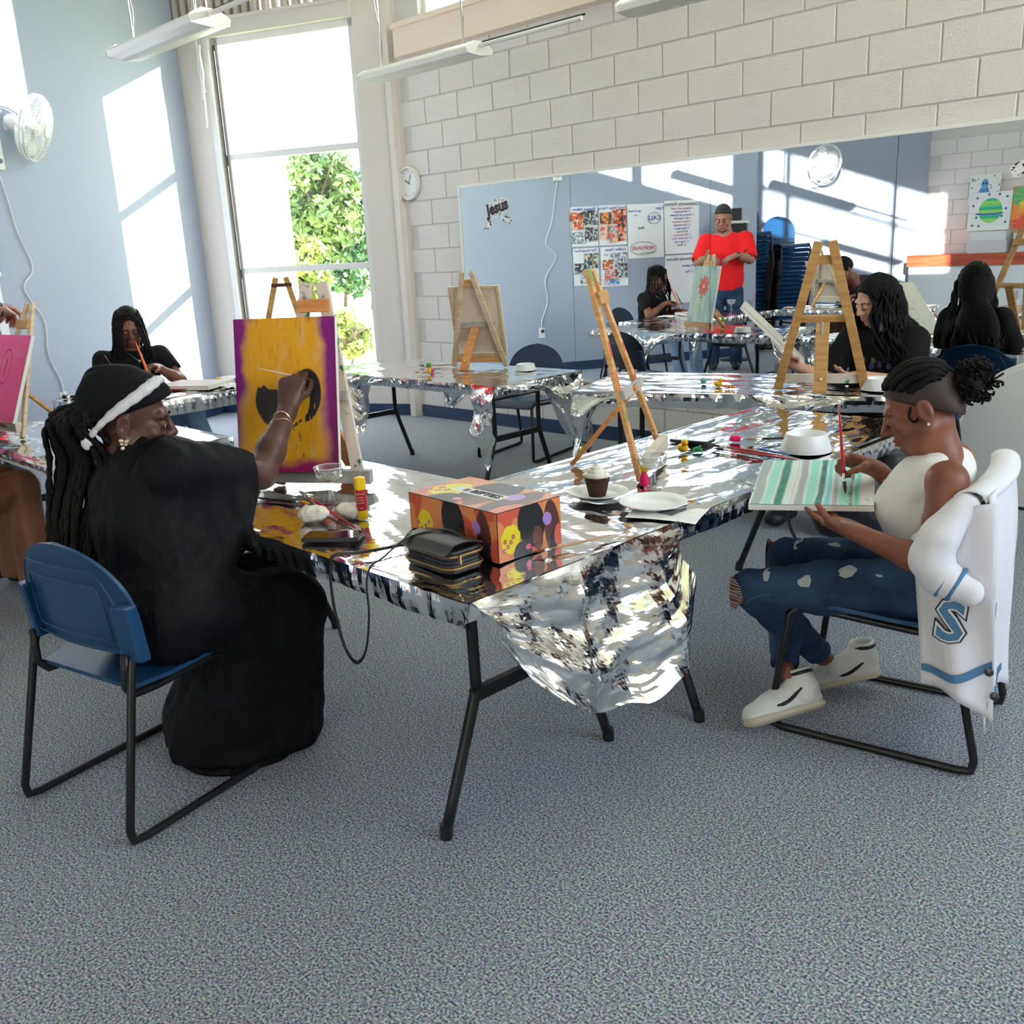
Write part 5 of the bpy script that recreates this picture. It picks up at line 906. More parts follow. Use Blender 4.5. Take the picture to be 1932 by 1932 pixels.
class Head:
    """head frame: R columns right, face-forward, up; c = centre between the ears"""
    def __init__(s, c, fwd, up=(0,0,1), k=1.0):
        f = unit(fwd); u = V3(*up); u = u-f*(u@f); u /= np.linalg.norm(u); s.R = np.stack([np.cross(f,u),f,u],1); s.c = V3(*c); s.k = k
    def p(s,x,y,z): return s.c+s.R@V3(x,y,z)*s.k
    def field(s, F, neck, nr=.052, jaw=1.0, open_eyes=False):
        k = s.k; R = s.R; E = lambda c,r,kk=.02,op='add': F.ell(s.p(*c),[q*k for q in r],R,kk,op)
        E((0,-.014,.038),(.073,.094,.086)); E((0,.034,-.040),(.056*jaw,.060,.072),.03); F.cap(s.p(-.030*jaw,.048,-.082),s.p(.030*jaw,.048,-.082),.024*k,k=.02); E((0,.074,-.092),(.020,.017,.016),.018)
        for x in (-1,1):
            E((x*.042,.060,-.024),(.024,.026,.024),.02); F.cap(s.p(x*.058,.008,-.05),s.p(x*.040*jaw,.04,-.085),.022*k,k=.02)
        F.cap(s.p(-.036,.080,.026),s.p(.036,.080,.026),.013*k,k=.02)
        for x in (-1,1): E((x*.032,.099,.004),(.020,.014,.012),.014,'sub')
        for x in (-1,1): E((x*.031,.0835,.002),(.0145,.0135,.0125),.004)
        F.cap(s.p(0,.090,.018),s.p(0,.113,-.024),.0075*k,.0125*k,k=.012)
        for x in (-1,1): E((x*.0135,.101,-.029),(.0095,.012,.009),.008)
        F.cap(s.p(-.016,.092,-.053),s.p(.016,.092,-.053),.0075*k,k=.008); F.cap(s.p(-.015,.090,-.066),s.p(.015,.090,-.066),.0085*k,k=.008); F.cap(s.p(-.02,.106,-.0595),s.p(.02,.106,-.0595),.0045*k,k=.004,op='sub')
        for x in (-1,1):
            E((x*.076,-.010,-.004),(.011,.021,.033),.008); E((x*.084,-.006,-.002),(.007,.011,.018),.006,'sub'); E((x*.076,-.004,-.036),(.008,.010,.010),.006)
        F.cap(s.p(0,-.022,-.055),neck,nr*k,nr*1.1,k=.035)
    def features(s, P, lip, brow=True, lash=True, eyes=0):
        k = s.k
        for x in (-1,1):
            if brow: P.put(MB().tube([s.p(x*a,b,c) for a,b,c in ((.014,.0955,.021),(.026,.0965,.026),(.040,.089,.0255),(.052,.076,.020))], [.0022*k,.0034*k,.003*k,.0012*k], 6, flat=.6).build('eyebrow', m_hair, smooth=True))
            if lash: P.put(MB().tube([s.p(x*a,b,c) for a,b,c in ((.018,.0955,-.003),(.026,.0985,-.0075),(.034,.0978,-.008),(.044,.091,-.004))], [.001*k,.0017*k,.0017*k,.001*k], 5).build('eyelash', m_hair, smooth=True))
            if eyes: P.put(MB().ball(s.p(x*.031,.0875,.001), (.0115*k,.0110*k,.0075*k), 10,7,s.R).build('eyeball', m_eyew, smooth=True)); P.put(MB().ball(s.p(x*.031+eyes,.0955,.001), (.0052*k,.0034*k,.0052*k), 9,6,s.R).build('iris', m_iris, smooth=True))
        lm = mat('lips_%d'%int(sum(lip)*999), lip, .4)
        P.put(MB().tube([s.p(a,b,c) for a,b,c in ((-.024,.088,-.058),(-.012,.0985,-.0535),(0,.1005,-.055),(.012,.0985,-.0535),(.024,.088,-.058))], [.0015*k,.0042*k,.0046*k,.0042*k,.0015*k], 7).build('upper_lip', lm, smooth=True)); P.put(MB().tube([s.p(a,b,c) for a,b,c in ((-.022,.088,-.060),(-.011,.097,-.0655),(0,.099,-.0665),(.011,.097,-.0655),(.022,.088,-.060))], [.0015*k,.0046*k,.0054*k,.0046*k,.0015*k], 7).build('lower_lip', lm, smooth=True))
    def surf(s, th, ph, e=.006, c=(0,-.014,.038), r=(.073,.094,.086)):
        """point on the skull; th azimuth from face forward towards +x, ph elevation"""
        return s.p(*(V3(*c)+V3(math.cos(ph)*math.sin(th)*(r[0]+e), math.cos(ph)*math.cos(th)*(r[1]+e), math.sin(ph)*(r[2]+e))))
def hand(F, w, d, pn, side, curl, thumb=(.6,.2), s=1.0, spread=.06, fk=.004):
    """w wrist, d direction wrist->knuckles, pn palm normal (palm faces pn), side +1 if thumb lies along cross(d,pn); curl: 4 (base, middle, end) angles; returns tips"""
    d = unit(d); pn = V3(*pn); pn = pn-d*(pn@d); pn /= np.linalg.norm(pn); x = np.cross(d,pn)*side; w = V3(*w); tips = []
    kn = [w+d*l*s+x*o*s for l,o in ((.086,.030),(.091,.010),(.087,-.010),(.078,-.029))]
    for q in kn: F.flatcap(w+d*.012*s+(q-w-d*.08*s)*.45, q-d*.008*s, .021*s, .0165*s, pn, .72, .014)
    F.flatcap(w-d*.03*s, w+d*.03*s, .026*s, .029*s, pn, .72, .02)
    for i,(q,(l1,l2,l3),r) in enumerate(zip(kn,((.043,.026,.021),(.047,.030,.022),(.044,.028,.022),(.034,.021,.019)),(.0088,.0090,.0086,.0078))):
        a = 0; p = q-pn*-.002; dd = d+x*(.5-i/3)*2*spread; dd /= np.linalg.norm(dd); pts = [p]
        for j,(l,c) in enumerate(zip((l1,l2,l3),curl[i])): a += c; v = dd*math.cos(a)+pn*math.sin(a); p = p+v*l*s; pts.append(p)
        F.chain(pts, [r*s*1.05,r*s*.97,r*s*.9,r*s*.76], fk); tips.append(pts)
    b = w+d*.022*s+x*.026*s+pn*.006*s; t1 = unit(x*math.cos(thumb[0])+d*math.sin(thumb[0])+pn*thumb[1]); p1 = b+t1*.042*s; t2 = unit(t1*.75+d*.5+pn*thumb[1]*.6-x*.25); p2 = p1+t2*.032*s; p3 = p2+unit(t2+d*.25-x*.2)*.025*s
    F.chain([b,p1,p2,p3],[.0155*s,.0118*s,.0105*s,.0085*s],.007); tips.append([b,p1,p2,p3]); return tips
def nails(P, tips, pn, col):
    pass
def lock(path, r, seed, n=46, tip=.35, bump=.18, wob=.004):
    pts = spline(path, n); g = np.random.default_rng(seed); ph = g.random(3)*6; rs = []
    out = []
    for i,p in enumerate(pts):
        u = i/(n-1); out.append(p+V3(math.sin(9*u+ph[0]),math.sin(8*u+ph[1]),0)*wob*u); rs.append(r*(1+bump*math.sin(i*1.9+ph[2])+.1*g.normal())*(1-.25*u)*(1 if u < .96 else tip))
    return out, rs
def fold_warp(axis_pts, amp, freq, seed):
    """soft folds running along the given direction"""
    a = unit(axis_pts)
    def fn(P): Q = P-np.outer(P@a,a)*.82; return amp*2*(fbm(Q,freq,2,seed)-.5)
    return fn
# ---------------------------------------------------------------- the woman in the long black dress
def lady():
    P = Person((-2.47,1.05,0), 'seated woman in a long black dress and headwrap painting the yellow canvas')
    H = Head((-2.660,1.112,1.042), (.50,.82,-.20), (.08,-.02,1), 1.03)
    F = Field((-2.95,.85,.5),(-2.25,1.85,1.22),.0042); nb = V3(-2.640,1.085,.935)
    H.field(F, nb, .050)
    sh = V3(-2.50,1.14,.925); el = V3(-2.528,1.425,.836); wr = V3(-2.622,1.600,1.003); ha = V3(-2.640,1.640,1.085)
    F.cap(nb,(-2.62,1.08,.80),.055,.11,k=.04); F.cap((-2.62,1.08,.83),sh,.06,.052,k=.04); F.chain([sh,el],[.052,.046],.02); F.chain([el,el+(wr-el)*.35,wr],[.043,.043,.0265],.02)
    d = unit(V3(-.06,.10,.86)*.5+V3(-.2,.1,.6)); pn = unit(V3(-.55,.55,-.1)); hw = wr+unit(ha-wr)*.012
    tips = hand(F, hw, unit(ha-wr)+V3(0,0,.1), pn, -1, [(.75,1.25,.75),(.95,1.3,.8),(1.1,1.35,.8),(1.2,1.4,.8)], (.95,.55), .97)
    P.put(F.mesh('body', sk_lady)); H.features(P, srgb(104,60,58), True, False, .003)
    # dress: torso, cape sleeve, long skirt
    D = Field((-3.02,.72,0.0),(-2.10,1.72,1.02),.0075)
    m = m_dress = mat('black_jersey', (.0035,.004,.006), .7, bump=((60,60,18),.5), spec=.22)
    D.ell((-2.635,1.085,.80),(.175,.125,.17),Rz(.25),.05); D.ell((-2.57,1.07,.66),(.165,.13,.16),Rz(.25),.06); D.ell((-2.50,1.045,.53),(.190,.165,.125),Rz(.25),.06); D.ell((-2.52,1.0,.50),(.17,.13,.09),Rz(.2),.05)
    D.cap((-2.80,1.10,.885),(-2.52,1.13,.905),.070,.066,k=.05); D.cap((-2.64,1.085,.90),(-2.645,1.088,.962),.082,.060,k=.03)
    # cape sleeve of the raised arm
    D.cap(sh,sh+(el-sh)*.72,.070,.066,k=.05); ax = unit(V3(.72,.35,0))
    for q,bt,r0,r1 in ((.10,(-2.50,1.12,.62),.062,.050),(.32,(-2.455,1.165,.600),.060,.036),(.52,(-2.425,1.205,.610),.056,.034),(.72,(-2.430,1.262,.660),.052,.034),(.86,(-2.455,1.315,.755),.046,.032)): D.flatcap(sh+(el-sh)*q+V3(0,0,-.02),bt,r0,r1,ax,.55,.045)
    # left upper arm hanging under the dress
    D.chain([(-2.80,1.10,.88),(-2.86,1.16,.70),(-2.78,1.32,.60)],[.066,.062,.052],.05)
    # lap and legs
    kr,kl = V3(-2.385,1.385,.452), V3(-2.62,1.42,.452)
    D.cap((-2.43,1.05,.52),kr,.135,.098,k=.05); D.cap((-2.56,1.06,.52),kl,.135,.098,k=.05); D.cap(kr+V3(-.05,-.02,.012),kl+V3(.05,-.02,.012),.085,.085,k=.06)
    D.cap(kr,(-2.44,1.345,.08),.10,.125,k=.05); D.cap(kl,(-2.60,1.33,.08),.098,.13,k=.05); D.cap((-2.40,1.26,.36),(-2.53,1.20,.10),.09,.15,k=.07); D.cap((-2.56,1.24,.34),(-2.63,1.20,.10),.09,.14,k=.07); D.ell((-2.55,1.235,.030),(.205,.185,.036),Rz(.5),.03)
    D.warp(fold_warp((.12,-.02,1),.009,13,5)); D.warp(fold_warp((.12,-.05,1),.007,30,15)); D.warp(fold_warp((.5,.6,-.6),.006,19,9)); D.noise(.004,26,7)
    # open sleeve end, neckline
    D.cap(sh+(el-sh)*.70,el+(el-sh)*.2,.046,.060,k=.008,op='sub'); D.cut((0,0,.004),(0,0,-1)); D.cap((-2.64,1.085,.93),(-2.645,1.09,1.02),.048,.05,k=.006,op='sub')
    P.put(D.mesh('dress', m, relax=2))
    hem = MB(); hem.tube([(-2.55+.205*math.cos(a)*(1+.03*math.sin(7*a)),1.235+.185*math.sin(a)*(1+.03*math.sin(5*a)),.013) for a in np.linspace(0,6.283,60,endpoint=False)], .009, 6, closed=True); P.put(hem.build('hem', m, smooth=True))
    # headwrap
    Wp = Field((-2.95,.85,.95),(-2.45,1.35,1.25),.0045)
    Wp.ell(H.p(0,-.022,.056),(.083,.103,.083),H.R); Wp.ell(H.p(0,-.082,.045),(.070,.062,.075),H.R,.03); Wp.ell(H.p(0,-.03,.100),(.062,.085,.045),H.R,.03); Wp.ell(H.p(0,.03,.07),(.07,.075,.062),H.R,.02); Wp.cut(H.p(0,.085,.050),H.R@V3(0,.62,-.78)); Wp.ell(H.p(0,-.085,-.01),(.06,.045,.055),H.R,.03); Wp.cut(H.p(0,-.02,.022),H.R@V3(0,.45,-.9),H.p(0,0,0)-.2,H.p(0,0,0)+.2); Wp.warp(fold_warp(H.R@V3(.2,.8,.5),.005,34,3))
    P.put(Wp.mesh('headwrap', mat('black_wrap', (.005,.0055,.007), .8, bump=((70,70,70),.3), spec=.2)))
    band = [H.p(*q) for q in ((-.020,.066,.112),(.016,.062,.118),(.047,.044,.103),(.071,.012,.074),(.082,-.028,.036),(.082,-.062,-.002),(.074,-.088,-.040))]
    pts = spline(band,50); mb = MB(); mb.tube([p+H.R@V3(.004,0,.002) for p in pts], [.012+.011*math.sin(math.pi*min(1,(i+4)/46))+.0016*math.sin(i*1.1) for i in range(50)], 10, flat=.6); P.put(mb.build('white_band', mat('white_wrap', srgb(214,212,216), .8, bump=(60,.5)), smooth=True))
    P.put(MB().ball(H.p(.072,-.098,-.062),(.014,.016,.02),10,7).build('band_tail', mat('white_wrap'), smooth=True))
    # earring
    er = MB(); ep = H.p(.088,-.004,-.046)
    for sx in (-1,1): er.ball(ep+H.R@V3(.002,sx*.007,.004),(.0025,.0075,.006),8,6,H.R@Rx(sx*.5)); er.ball(ep+H.R@V3(.002,sx*.005,-.005),(.002,.005,.004),8,6,H.R)
    e_ = P.put(er.build('butterfly_earring', mat('gold_pearl', srgb(220,200,170), .3, .5), smooth=True)); P.put(MB().ball(ep+H.R@V3(.002,0,-.017),.0075,10,8).build('pearl', mat('pearl', srgb(228,216,204), .2), smooth=True))
    # bracelets
    wd_ = unit(wr-el); B = frame(wd_)
    for q,n in ((.80,4),(.72,4)): c = el+(wr-el)*q; P.put(MB().tube([c+B@V3(.034*math.cos(a),.034*math.sin(a),.010*math.sin(2*a+q*20)) for a in np.linspace(0,6.283,24,endpoint=False)], .0018, 5, closed=True).build('bracelet', mat('rose_gold', srgb(214,170,150), .25, 1)))
    # locs
    g = np.random.default_rng(3)
    for i in range(34):
        u = i/33; v = g.random(); a = -2.55-1.35*u+.1*g.normal(); s0 = H.surf(a,-.05-.55*v,.012); off = -.155+.23*u
        b1 = V3(-2.700+off*.86-.01,1.035+off*.35-.06*v,.93); b2 = V3(-2.72+off*.80,.965+off*.30-.035*v+.03*abs(u-.5),.80); b3 = V3(-2.69+off*.72,.915+off*.25-.02*v,.64+.05*g.random()); b4 = V3(-2.67+off*.62,.868+off*.22-.02*v,.485+.07*g.random()*(i%3))
        back = s0*.45+b1*.55+V3(-.035*(1-u),-.045,.05)
        pt,rs = lock([s0,back,b1,b2,b3,b4], .0092+.002*g.random(), 100+i, 54); P.put(MB().tube(pt,rs,7).build('loc', m_hair2, smooth=True))
    # hidden feet of the chair side: sandal tip
    P.put(MB().tube([(-2.76,1.20,.03),(-2.79,1.17,.02),(-2.80,1.13,.012)],[.03,.026,.012],8).build('shoe', m_black, smooth=True))
    # the brush she holds
    tip = V3(-2.640,1.690,1.082); end = V3(-2.700,1.585,1.120); br = brush(tip, end+(end-tip)*.25, srgb(226,190,160), 'thin brush in the hand of the woman in the black dress, touching the yellow canvas', srgb(30,26,30), .0032); return P
lady()
# ---------------------------------------------------------------- the girl in the white top
def cornrow(H, lam, t0, t1, n=30, e=.010):
    c = V3(0,-.014,.038); r = V3(.073,.094,.086)+e; out = []
    for t in np.linspace(t0,t1,n):
        l = lam*(1-.35*max(0,(t-1.9)/.9)); out.append(H.p(*(c+r*V3(math.sin(l), math.cos(l)*math.cos(t), math.cos(l)*math.sin(t)))))
    return out
def patch(P, a, b, q, r, n, sz, m, name, tw=0, k=6):
    a,b = V3(*a),V3(*b); d = unit(b-a); n = unit(V3(*n)-d*(V3(*n)@d)); c = a+(b-a)*q+n*r; Rm = np.stack([d,np.cross(n,d),n],1)@Rz(tw); g = random.Random(int(q*1000)+k); pts = []
    for i in range(16): t = 2*math.pi*i/16; pts.append((sz[0]*math.cos(t)*g.uniform(.8,1.1), sz[1]*math.sin(t)*g.uniform(.8,1.1)))
    mb = MB(); vs = [(x,y,-(y*y)/(2*r)) for x,y in pts]; vs = [(0,0,.0008)]+vs; mb.add(np.array(vs)@Rm.T+c, [(0,1+i,1+(i+1)%16) for i in range(16)]); return P.put(mb.build(name, m, smooth=True)), c, Rm
def shoe(P, heel, toe, up, cols, label=None):
    heel,toe = V3(*heel),V3(*toe); f = unit(toe-heel); u = V3(*up); u = unit(u-f*(u@f)); x = np.cross(f,u); L_ = np.linalg.norm(toe-heel); Rm = np.stack([x,f,u],1); Q = lambda a,b,c: heel+Rm@V3(a,b*L_,c)
    lo = np.minimum(heel,toe)-.16; hi = np.maximum(heel,toe)+.16
    def sole(F,z,g): 
        F.flatcap(Q(0,.10,z),Q(.004,.45,z),.034+g,.036+g,u,.42,.01); F.flatcap(Q(.004,.45,z),Q(-.002,.86,z),.036+g,.042+g,u,.42,.01); return F
    S = Field(lo,hi,.005); sole(S,.0,.004); t = P.put(S.mesh('shoe', cols[0]))
    U = Field(lo,hi,.005); U.chain([Q(0,.90,.022),Q(0,.62,.032),Q(0,.34,.050)],[.030,.036,.038],.03); U.chain([Q(0,.22,.03),Q(0,.16,.10)],[.038,.041],.03); U.cap(Q(0,.12,.03),Q(0,.10,.05),.034,k=.03); sole(U,.016,0); U.cut(Q(0,.16,.115),u); U.cap(Q(0,.16,.10),Q(0,.15,.17),.030,.034,op='sub',k=.004); P.put(U.mesh('upper', cols[1]))
    for s_ in (-1,1):
        P.put(MB().tube(spline([Q(s_*.030,.78,.030),Q(s_*.041,.50,.026),Q(s_*.040,.28,.050),Q(s_*.034,.12,.072)],16),[.002,.006,.007,.0065]+[.0055]*8+[.0045,.003,.002,.001],6).build('side_stripe', m_black, smooth=True))
        P.put(MB().tube(spline([Q(s_*.040,.26,.085),Q(s_*.020,.40,.072),Q(-s_*.016,.46,.066)],8),.0028,5).build('lace', m_white, smooth=True)); P.put(MB().tube(spline([Q(s_*.036,.40,.066),Q(0,.55,.072),Q(-s_*.020,.62,.064)],8),.0026,5).build('lace', m_white, smooth=True))
    P.put(MB().tube([Q(.041*math.cos(a),.155+.16*math.sin(a),.100) for a in np.linspace(0,6.283,20,endpoint=False)],.006,6,closed=True).build('collar', m_black, smooth=True)); return t
def girl_b():
    P = Person((-1.02,2.63,0), 'seated girl in a white sleeveless top and ripped jeans painting teal stripes')
    H = Head((-1.035,2.605,.975), (-.82,-.36,-.44), (-.3,-.02,1), .98); F = Field((-1.50,2.28,.45),(-.72,2.98,1.13),.0042); nb = V3(-.985,2.625,.850); H.field(F, nb, .045, .94)
    s1,e1,w1 = V3(-.905,2.475,.815),V3(-.885,2.385,.610),V3(-1.112,2.395,.662); s2,e2,w2 = V3(-1.00,2.785,.80),V3(-1.10,2.86,.62),V3(-1.195,2.690,.772)
    F.cap(nb,(-.99,2.63,.70),.05,.09,k=.04); F.cap((-.975,2.62,.79),s1,.05,.050,k=.04); F.cap((-.985,2.64,.79),s2,.05,.048,k=.04)
    F.chain([s1,s1+(e1-s1)*.5,e1],[.050,.044,.038],.02); F.chain([e1,e1+(w1-e1)*.3,w1],[.038,.037,.0235],.015); F.chain([s2,e2],[.048,.037],.02); F.chain([e2,e2+(w2-e2)*.3,w2],[.037,.036,.0235],.015)
    hand(F, w1+V3(-.012,.004,.004), (-.93,.42,.06), (.05,.0,1), -1, [(.10,.15,.2),(.05,.12,.2),(.05,.15,.2),(.1,.2,.25)], (.25,.62), .90)
    hand(F, w2+V3(-.004,-.012,.006), (-.72,-.60,.34), (-.10,-.75,-.65), 1, [(.75,1.25,.8),(1.05,1.45,.8),(1.15,1.45,.8),(1.2,1.5,.8)], (.75,.75), .90)
    P.put(F.mesh('body', sk_b)); H.features(P, srgb(150,84,78))
    T = Field((-1.25,2.35,.42),(-.75,2.95,.93),.0055); mt = mat('white_jersey', srgb(236,233,228), .8, bump=((40,40,14),.25))
    T.ell((-1.005,2.63,.735),(.112,.155,.125),None,.03); T.ell((-1.045,2.62,.70),(.100,.125,.085),None,.03); T.ell((-1.0,2.63,.59),(.105,.135,.13),None,.05); T.cap((-.965,2.53,.80),(-.985,2.73,.795),.058,.056,k=.04); T.cap((-.985,2.625,.83),(-.992,2.622,.868),.060,.050,k=.02)
    T.warp(fold_warp((.2,.3,1),.006,20,4)); T.warp(fold_warp((.9,.2,.5),.004,26,14)); T.cap((-.905,2.40,.845),(-.915,2.43,.68),.056,.066,k=.012,op='sub'); T.cap((-1.0,2.83,.84),(-1.02,2.83,.68),.056,.064,k=.012,op='sub'); T.cap((-.99,2.622,.86),(-1.0,2.62,.93),.042,.046,k=.004,op='sub'); T.cut((0,0,.512),(.15,0,-1)); P.put(T.mesh('top', mt))
    J = Field((-1.62,2.28,.04),(-.80,2.92,.60),.0062); mj = mat('blue_denim', srgb(32,52,82), .85, var=(9,srgb(52,78,112),.45,.72), bump=((300,300,300),.15))
    h1,k1,a1 = V3(-1.02,2.545,.475),V3(-1.44,2.42,.415),V3(-1.345,2.685,.135); h2,k2,a2 = V3(-1.03,2.725,.475),V3(-1.50,2.735,.425),V3(-1.340,2.455,.175)
    J.ell((-.985,2.635,.475),(.135,.175,.095),None,.03); J.ell((-.99,2.63,.535),(.112,.142,.06),None,.03)
    for h,k,a in ((h1,k1,a1),(h2,k2,a2)): J.chain([h,h+(k-h)*.5,k],[.088,.078,.060],.02); J.chain([k,k+(a-k)*.35,a],[.061,.058,.044],.012)
    J.warp(fold_warp((1,.2,0),.004,30,6)); J.noise(.0035,40,2); J.cut(a1+unit(a1-k1)*.0,unit(a1-k1),a1-.09,a1+.09); J.cut(a2,unit(a2-k2),a2-.09,a2+.09); P.put(J.mesh('jeans', mj))
    for a,d in ((a1,a1-k1),(a2,a2-k2)): d = unit(d); P.put(MB().tube([a-d*.02,a+d*.05],[.030,.029],12).build('ankle', sk_b, smooth=True))
    thr = mat('white_thread', srgb(222,220,216), .9); worn = mat('frayed_denim', srgb(186,192,200), .9, bump=(200,.5)); g = random.Random(5)
    for h,k,a in ((h1,k1,a1),(h2,k2,a2)):
        n = unit(unit(k-h)+unit(k-a)+V3(.25,-.75,.25)); ob,c,Rm = patch(P, k-V3(0,0,.045), k+V3(0,0,.04), .5, .0655, n, (.052,.044), sk_b, 'torn_knee')
        for i in range(13): z = -.046+.0075*i; w = .040*math.sqrt(max(.05,1-(z/.052)**2)); P.put(MB().tube(spline([c+Rm@V3(z,-w,-w*w/.13+.001),c+Rm@V3(z+g.uniform(-.004,.004),0,.0035),c+Rm@V3(z+g.uniform(-.006,.006),w,-w*w/.13+.001)],7),.0011,4).build('thread', thr))
        patch(P, h, k, .86, .0665, V3(.1,-.5,1), (.012,.030), worn, 'frayed_edge')
    for q,sz,n,tw in ((.56,(.036,.020),(0,-.85,.55),.1),(.33,(.026,.022),(0,-.6,.8),.3),(.12,(.018,.015),(0,-.7,.75),.2)): patch(P, h1, k1, q, .0835 if q < .4 else .079, V3(*n), sz, worn, 'rip', tw)
    patch(P, h2, k2, .55, .0805, V3(0,-.55,.85), (.034,.009), worn, 'rip'); patch(P, (-.93,2.47,.47), (-.86,2.50,.46), .3, .022, V3(.1,-1,.1), (.016,.014), worn, 'rip')
    seam = mat('seam_blue', srgb(74,108,150), .9); P.put(MB().tube(spline([h1+V3(-.02,-.085,.0),h1+(k1-h1)*.35+V3(0,-.079,.012),h1+(k1-h1)*.7+V3(0,-.066,.008),k1+V3(.02,-.058,-.02),k1+(a1-k1)*.3+V3(.0,-.05,-.03)],30),.0016,4).build('seam', seam)); P.put(MB().tube(spline([(-.97,2.462,.50),(-.93,2.457,.455),(-.90,2.468,.430)],10),.0016,4).build('seam', seam))
    shoe(P, (-1.225,2.475,.080), (-1.365,2.285,.040), (-.42,.34,.84), (mat('shoe_sole', srgb(206,196,176), .6), mat('shoe_leather', srgb(228,228,226), .5, var=(12,srgb(196,202,204),.55,.7))))
    shoe(P, (-1.215,2.83,.055), (-1.36,2.655,.030), (-.1,.1,1), (mat('shoe_sole'), mat('shoe_leather')))
    # hair: scalp cap, cornrows, curly puff
    C = Field((-1.25,2.42,.85),(-.82,2.80,1.16),.005); C.ell(H.p(0,-.014,.038),[q+.0035 for q in (.073,.094,.086)],H.R); C.ell(H.p(0,-.055,-.02),(.066,.052,.062),H.R,.02); C.cut(H.p(0,.066,.050),H.R@V3(0,.90,-.44)); C.cut(H.p(0,.0,.012),H.R@V3(0,.62,-.78)); P.put(C.mesh('scalp_hair', mat('parted_scalp', srgb(52,36,32), .6)))
    for i,l in enumerate(np.linspace(-1.25,1.25,10)):
        pt = cornrow(H, l, .58+.10*abs(l), 2.80, 40, .0065); rs = [(.0105 if 1 < j < 36 else .006)*(1+.20*abs(math.sin(j*1.35))) for j in range(40)]; P.put(MB().tube(pt, rs, 8).build('cornrow', m_hair, smooth=True))
    g = np.random.default_rng(8); cen = H.p(0,-.128,.012)
    for i in range(90):
        d = g.normal(size=3); d /= np.linalg.norm(d); d = d+H.R@V3(0,-.35,0); q = cen+d*.022; pts = [q+d*.0052*j+V3(math.sin(j*1.9+i),math.cos(j*1.7+i*2),math.sin(j*2.1+i*3))*.007 for j in range(9)]; P.put(MB().tube(spline(pts,20),.0036,4).build('curl', m_hair2, smooth=True))
    bl_ = Field(cen-.09,cen+.09,.006); bl_.ell(cen,.043); bl_.noise(.008,70,2); P.put(bl_.mesh('curly_puff', m_hair2))
    P.put(MB().tube(spline([H.p(-.073,.020,.022),H.p(-.076,.034,-.004),H.p(-.074,.026,-.020),H.p(-.077,.014,-.014)],14),.0055,6,flat=.5).build('swooped_curl', m_hair, smooth=True))
    P.put(MB().ball(H.p(-.088,-.004,-.040),.0045,8,6).build('ear_stud', mat('pearl', srgb(228,216,204), .2), smooth=True))
    P.put(MB().tube(spline([(-.955,2.60,.880),(-.985,2.565,.868),(-1.06,2.555,.815),(-1.115,2.575,.770),(-1.125,2.59,.764)],20),.0012,4).build('necklace', mat('gold_chain', srgb(214,170,90), .3, 1)))
    # brush in her far hand
    brush((-1.213,2.545,.722),(-1.300,2.655,.962), srgb(206,16,40), 'long red brush in the hand of the girl in the white top', srgb(88,40,28), .0048); return P
girl_b()
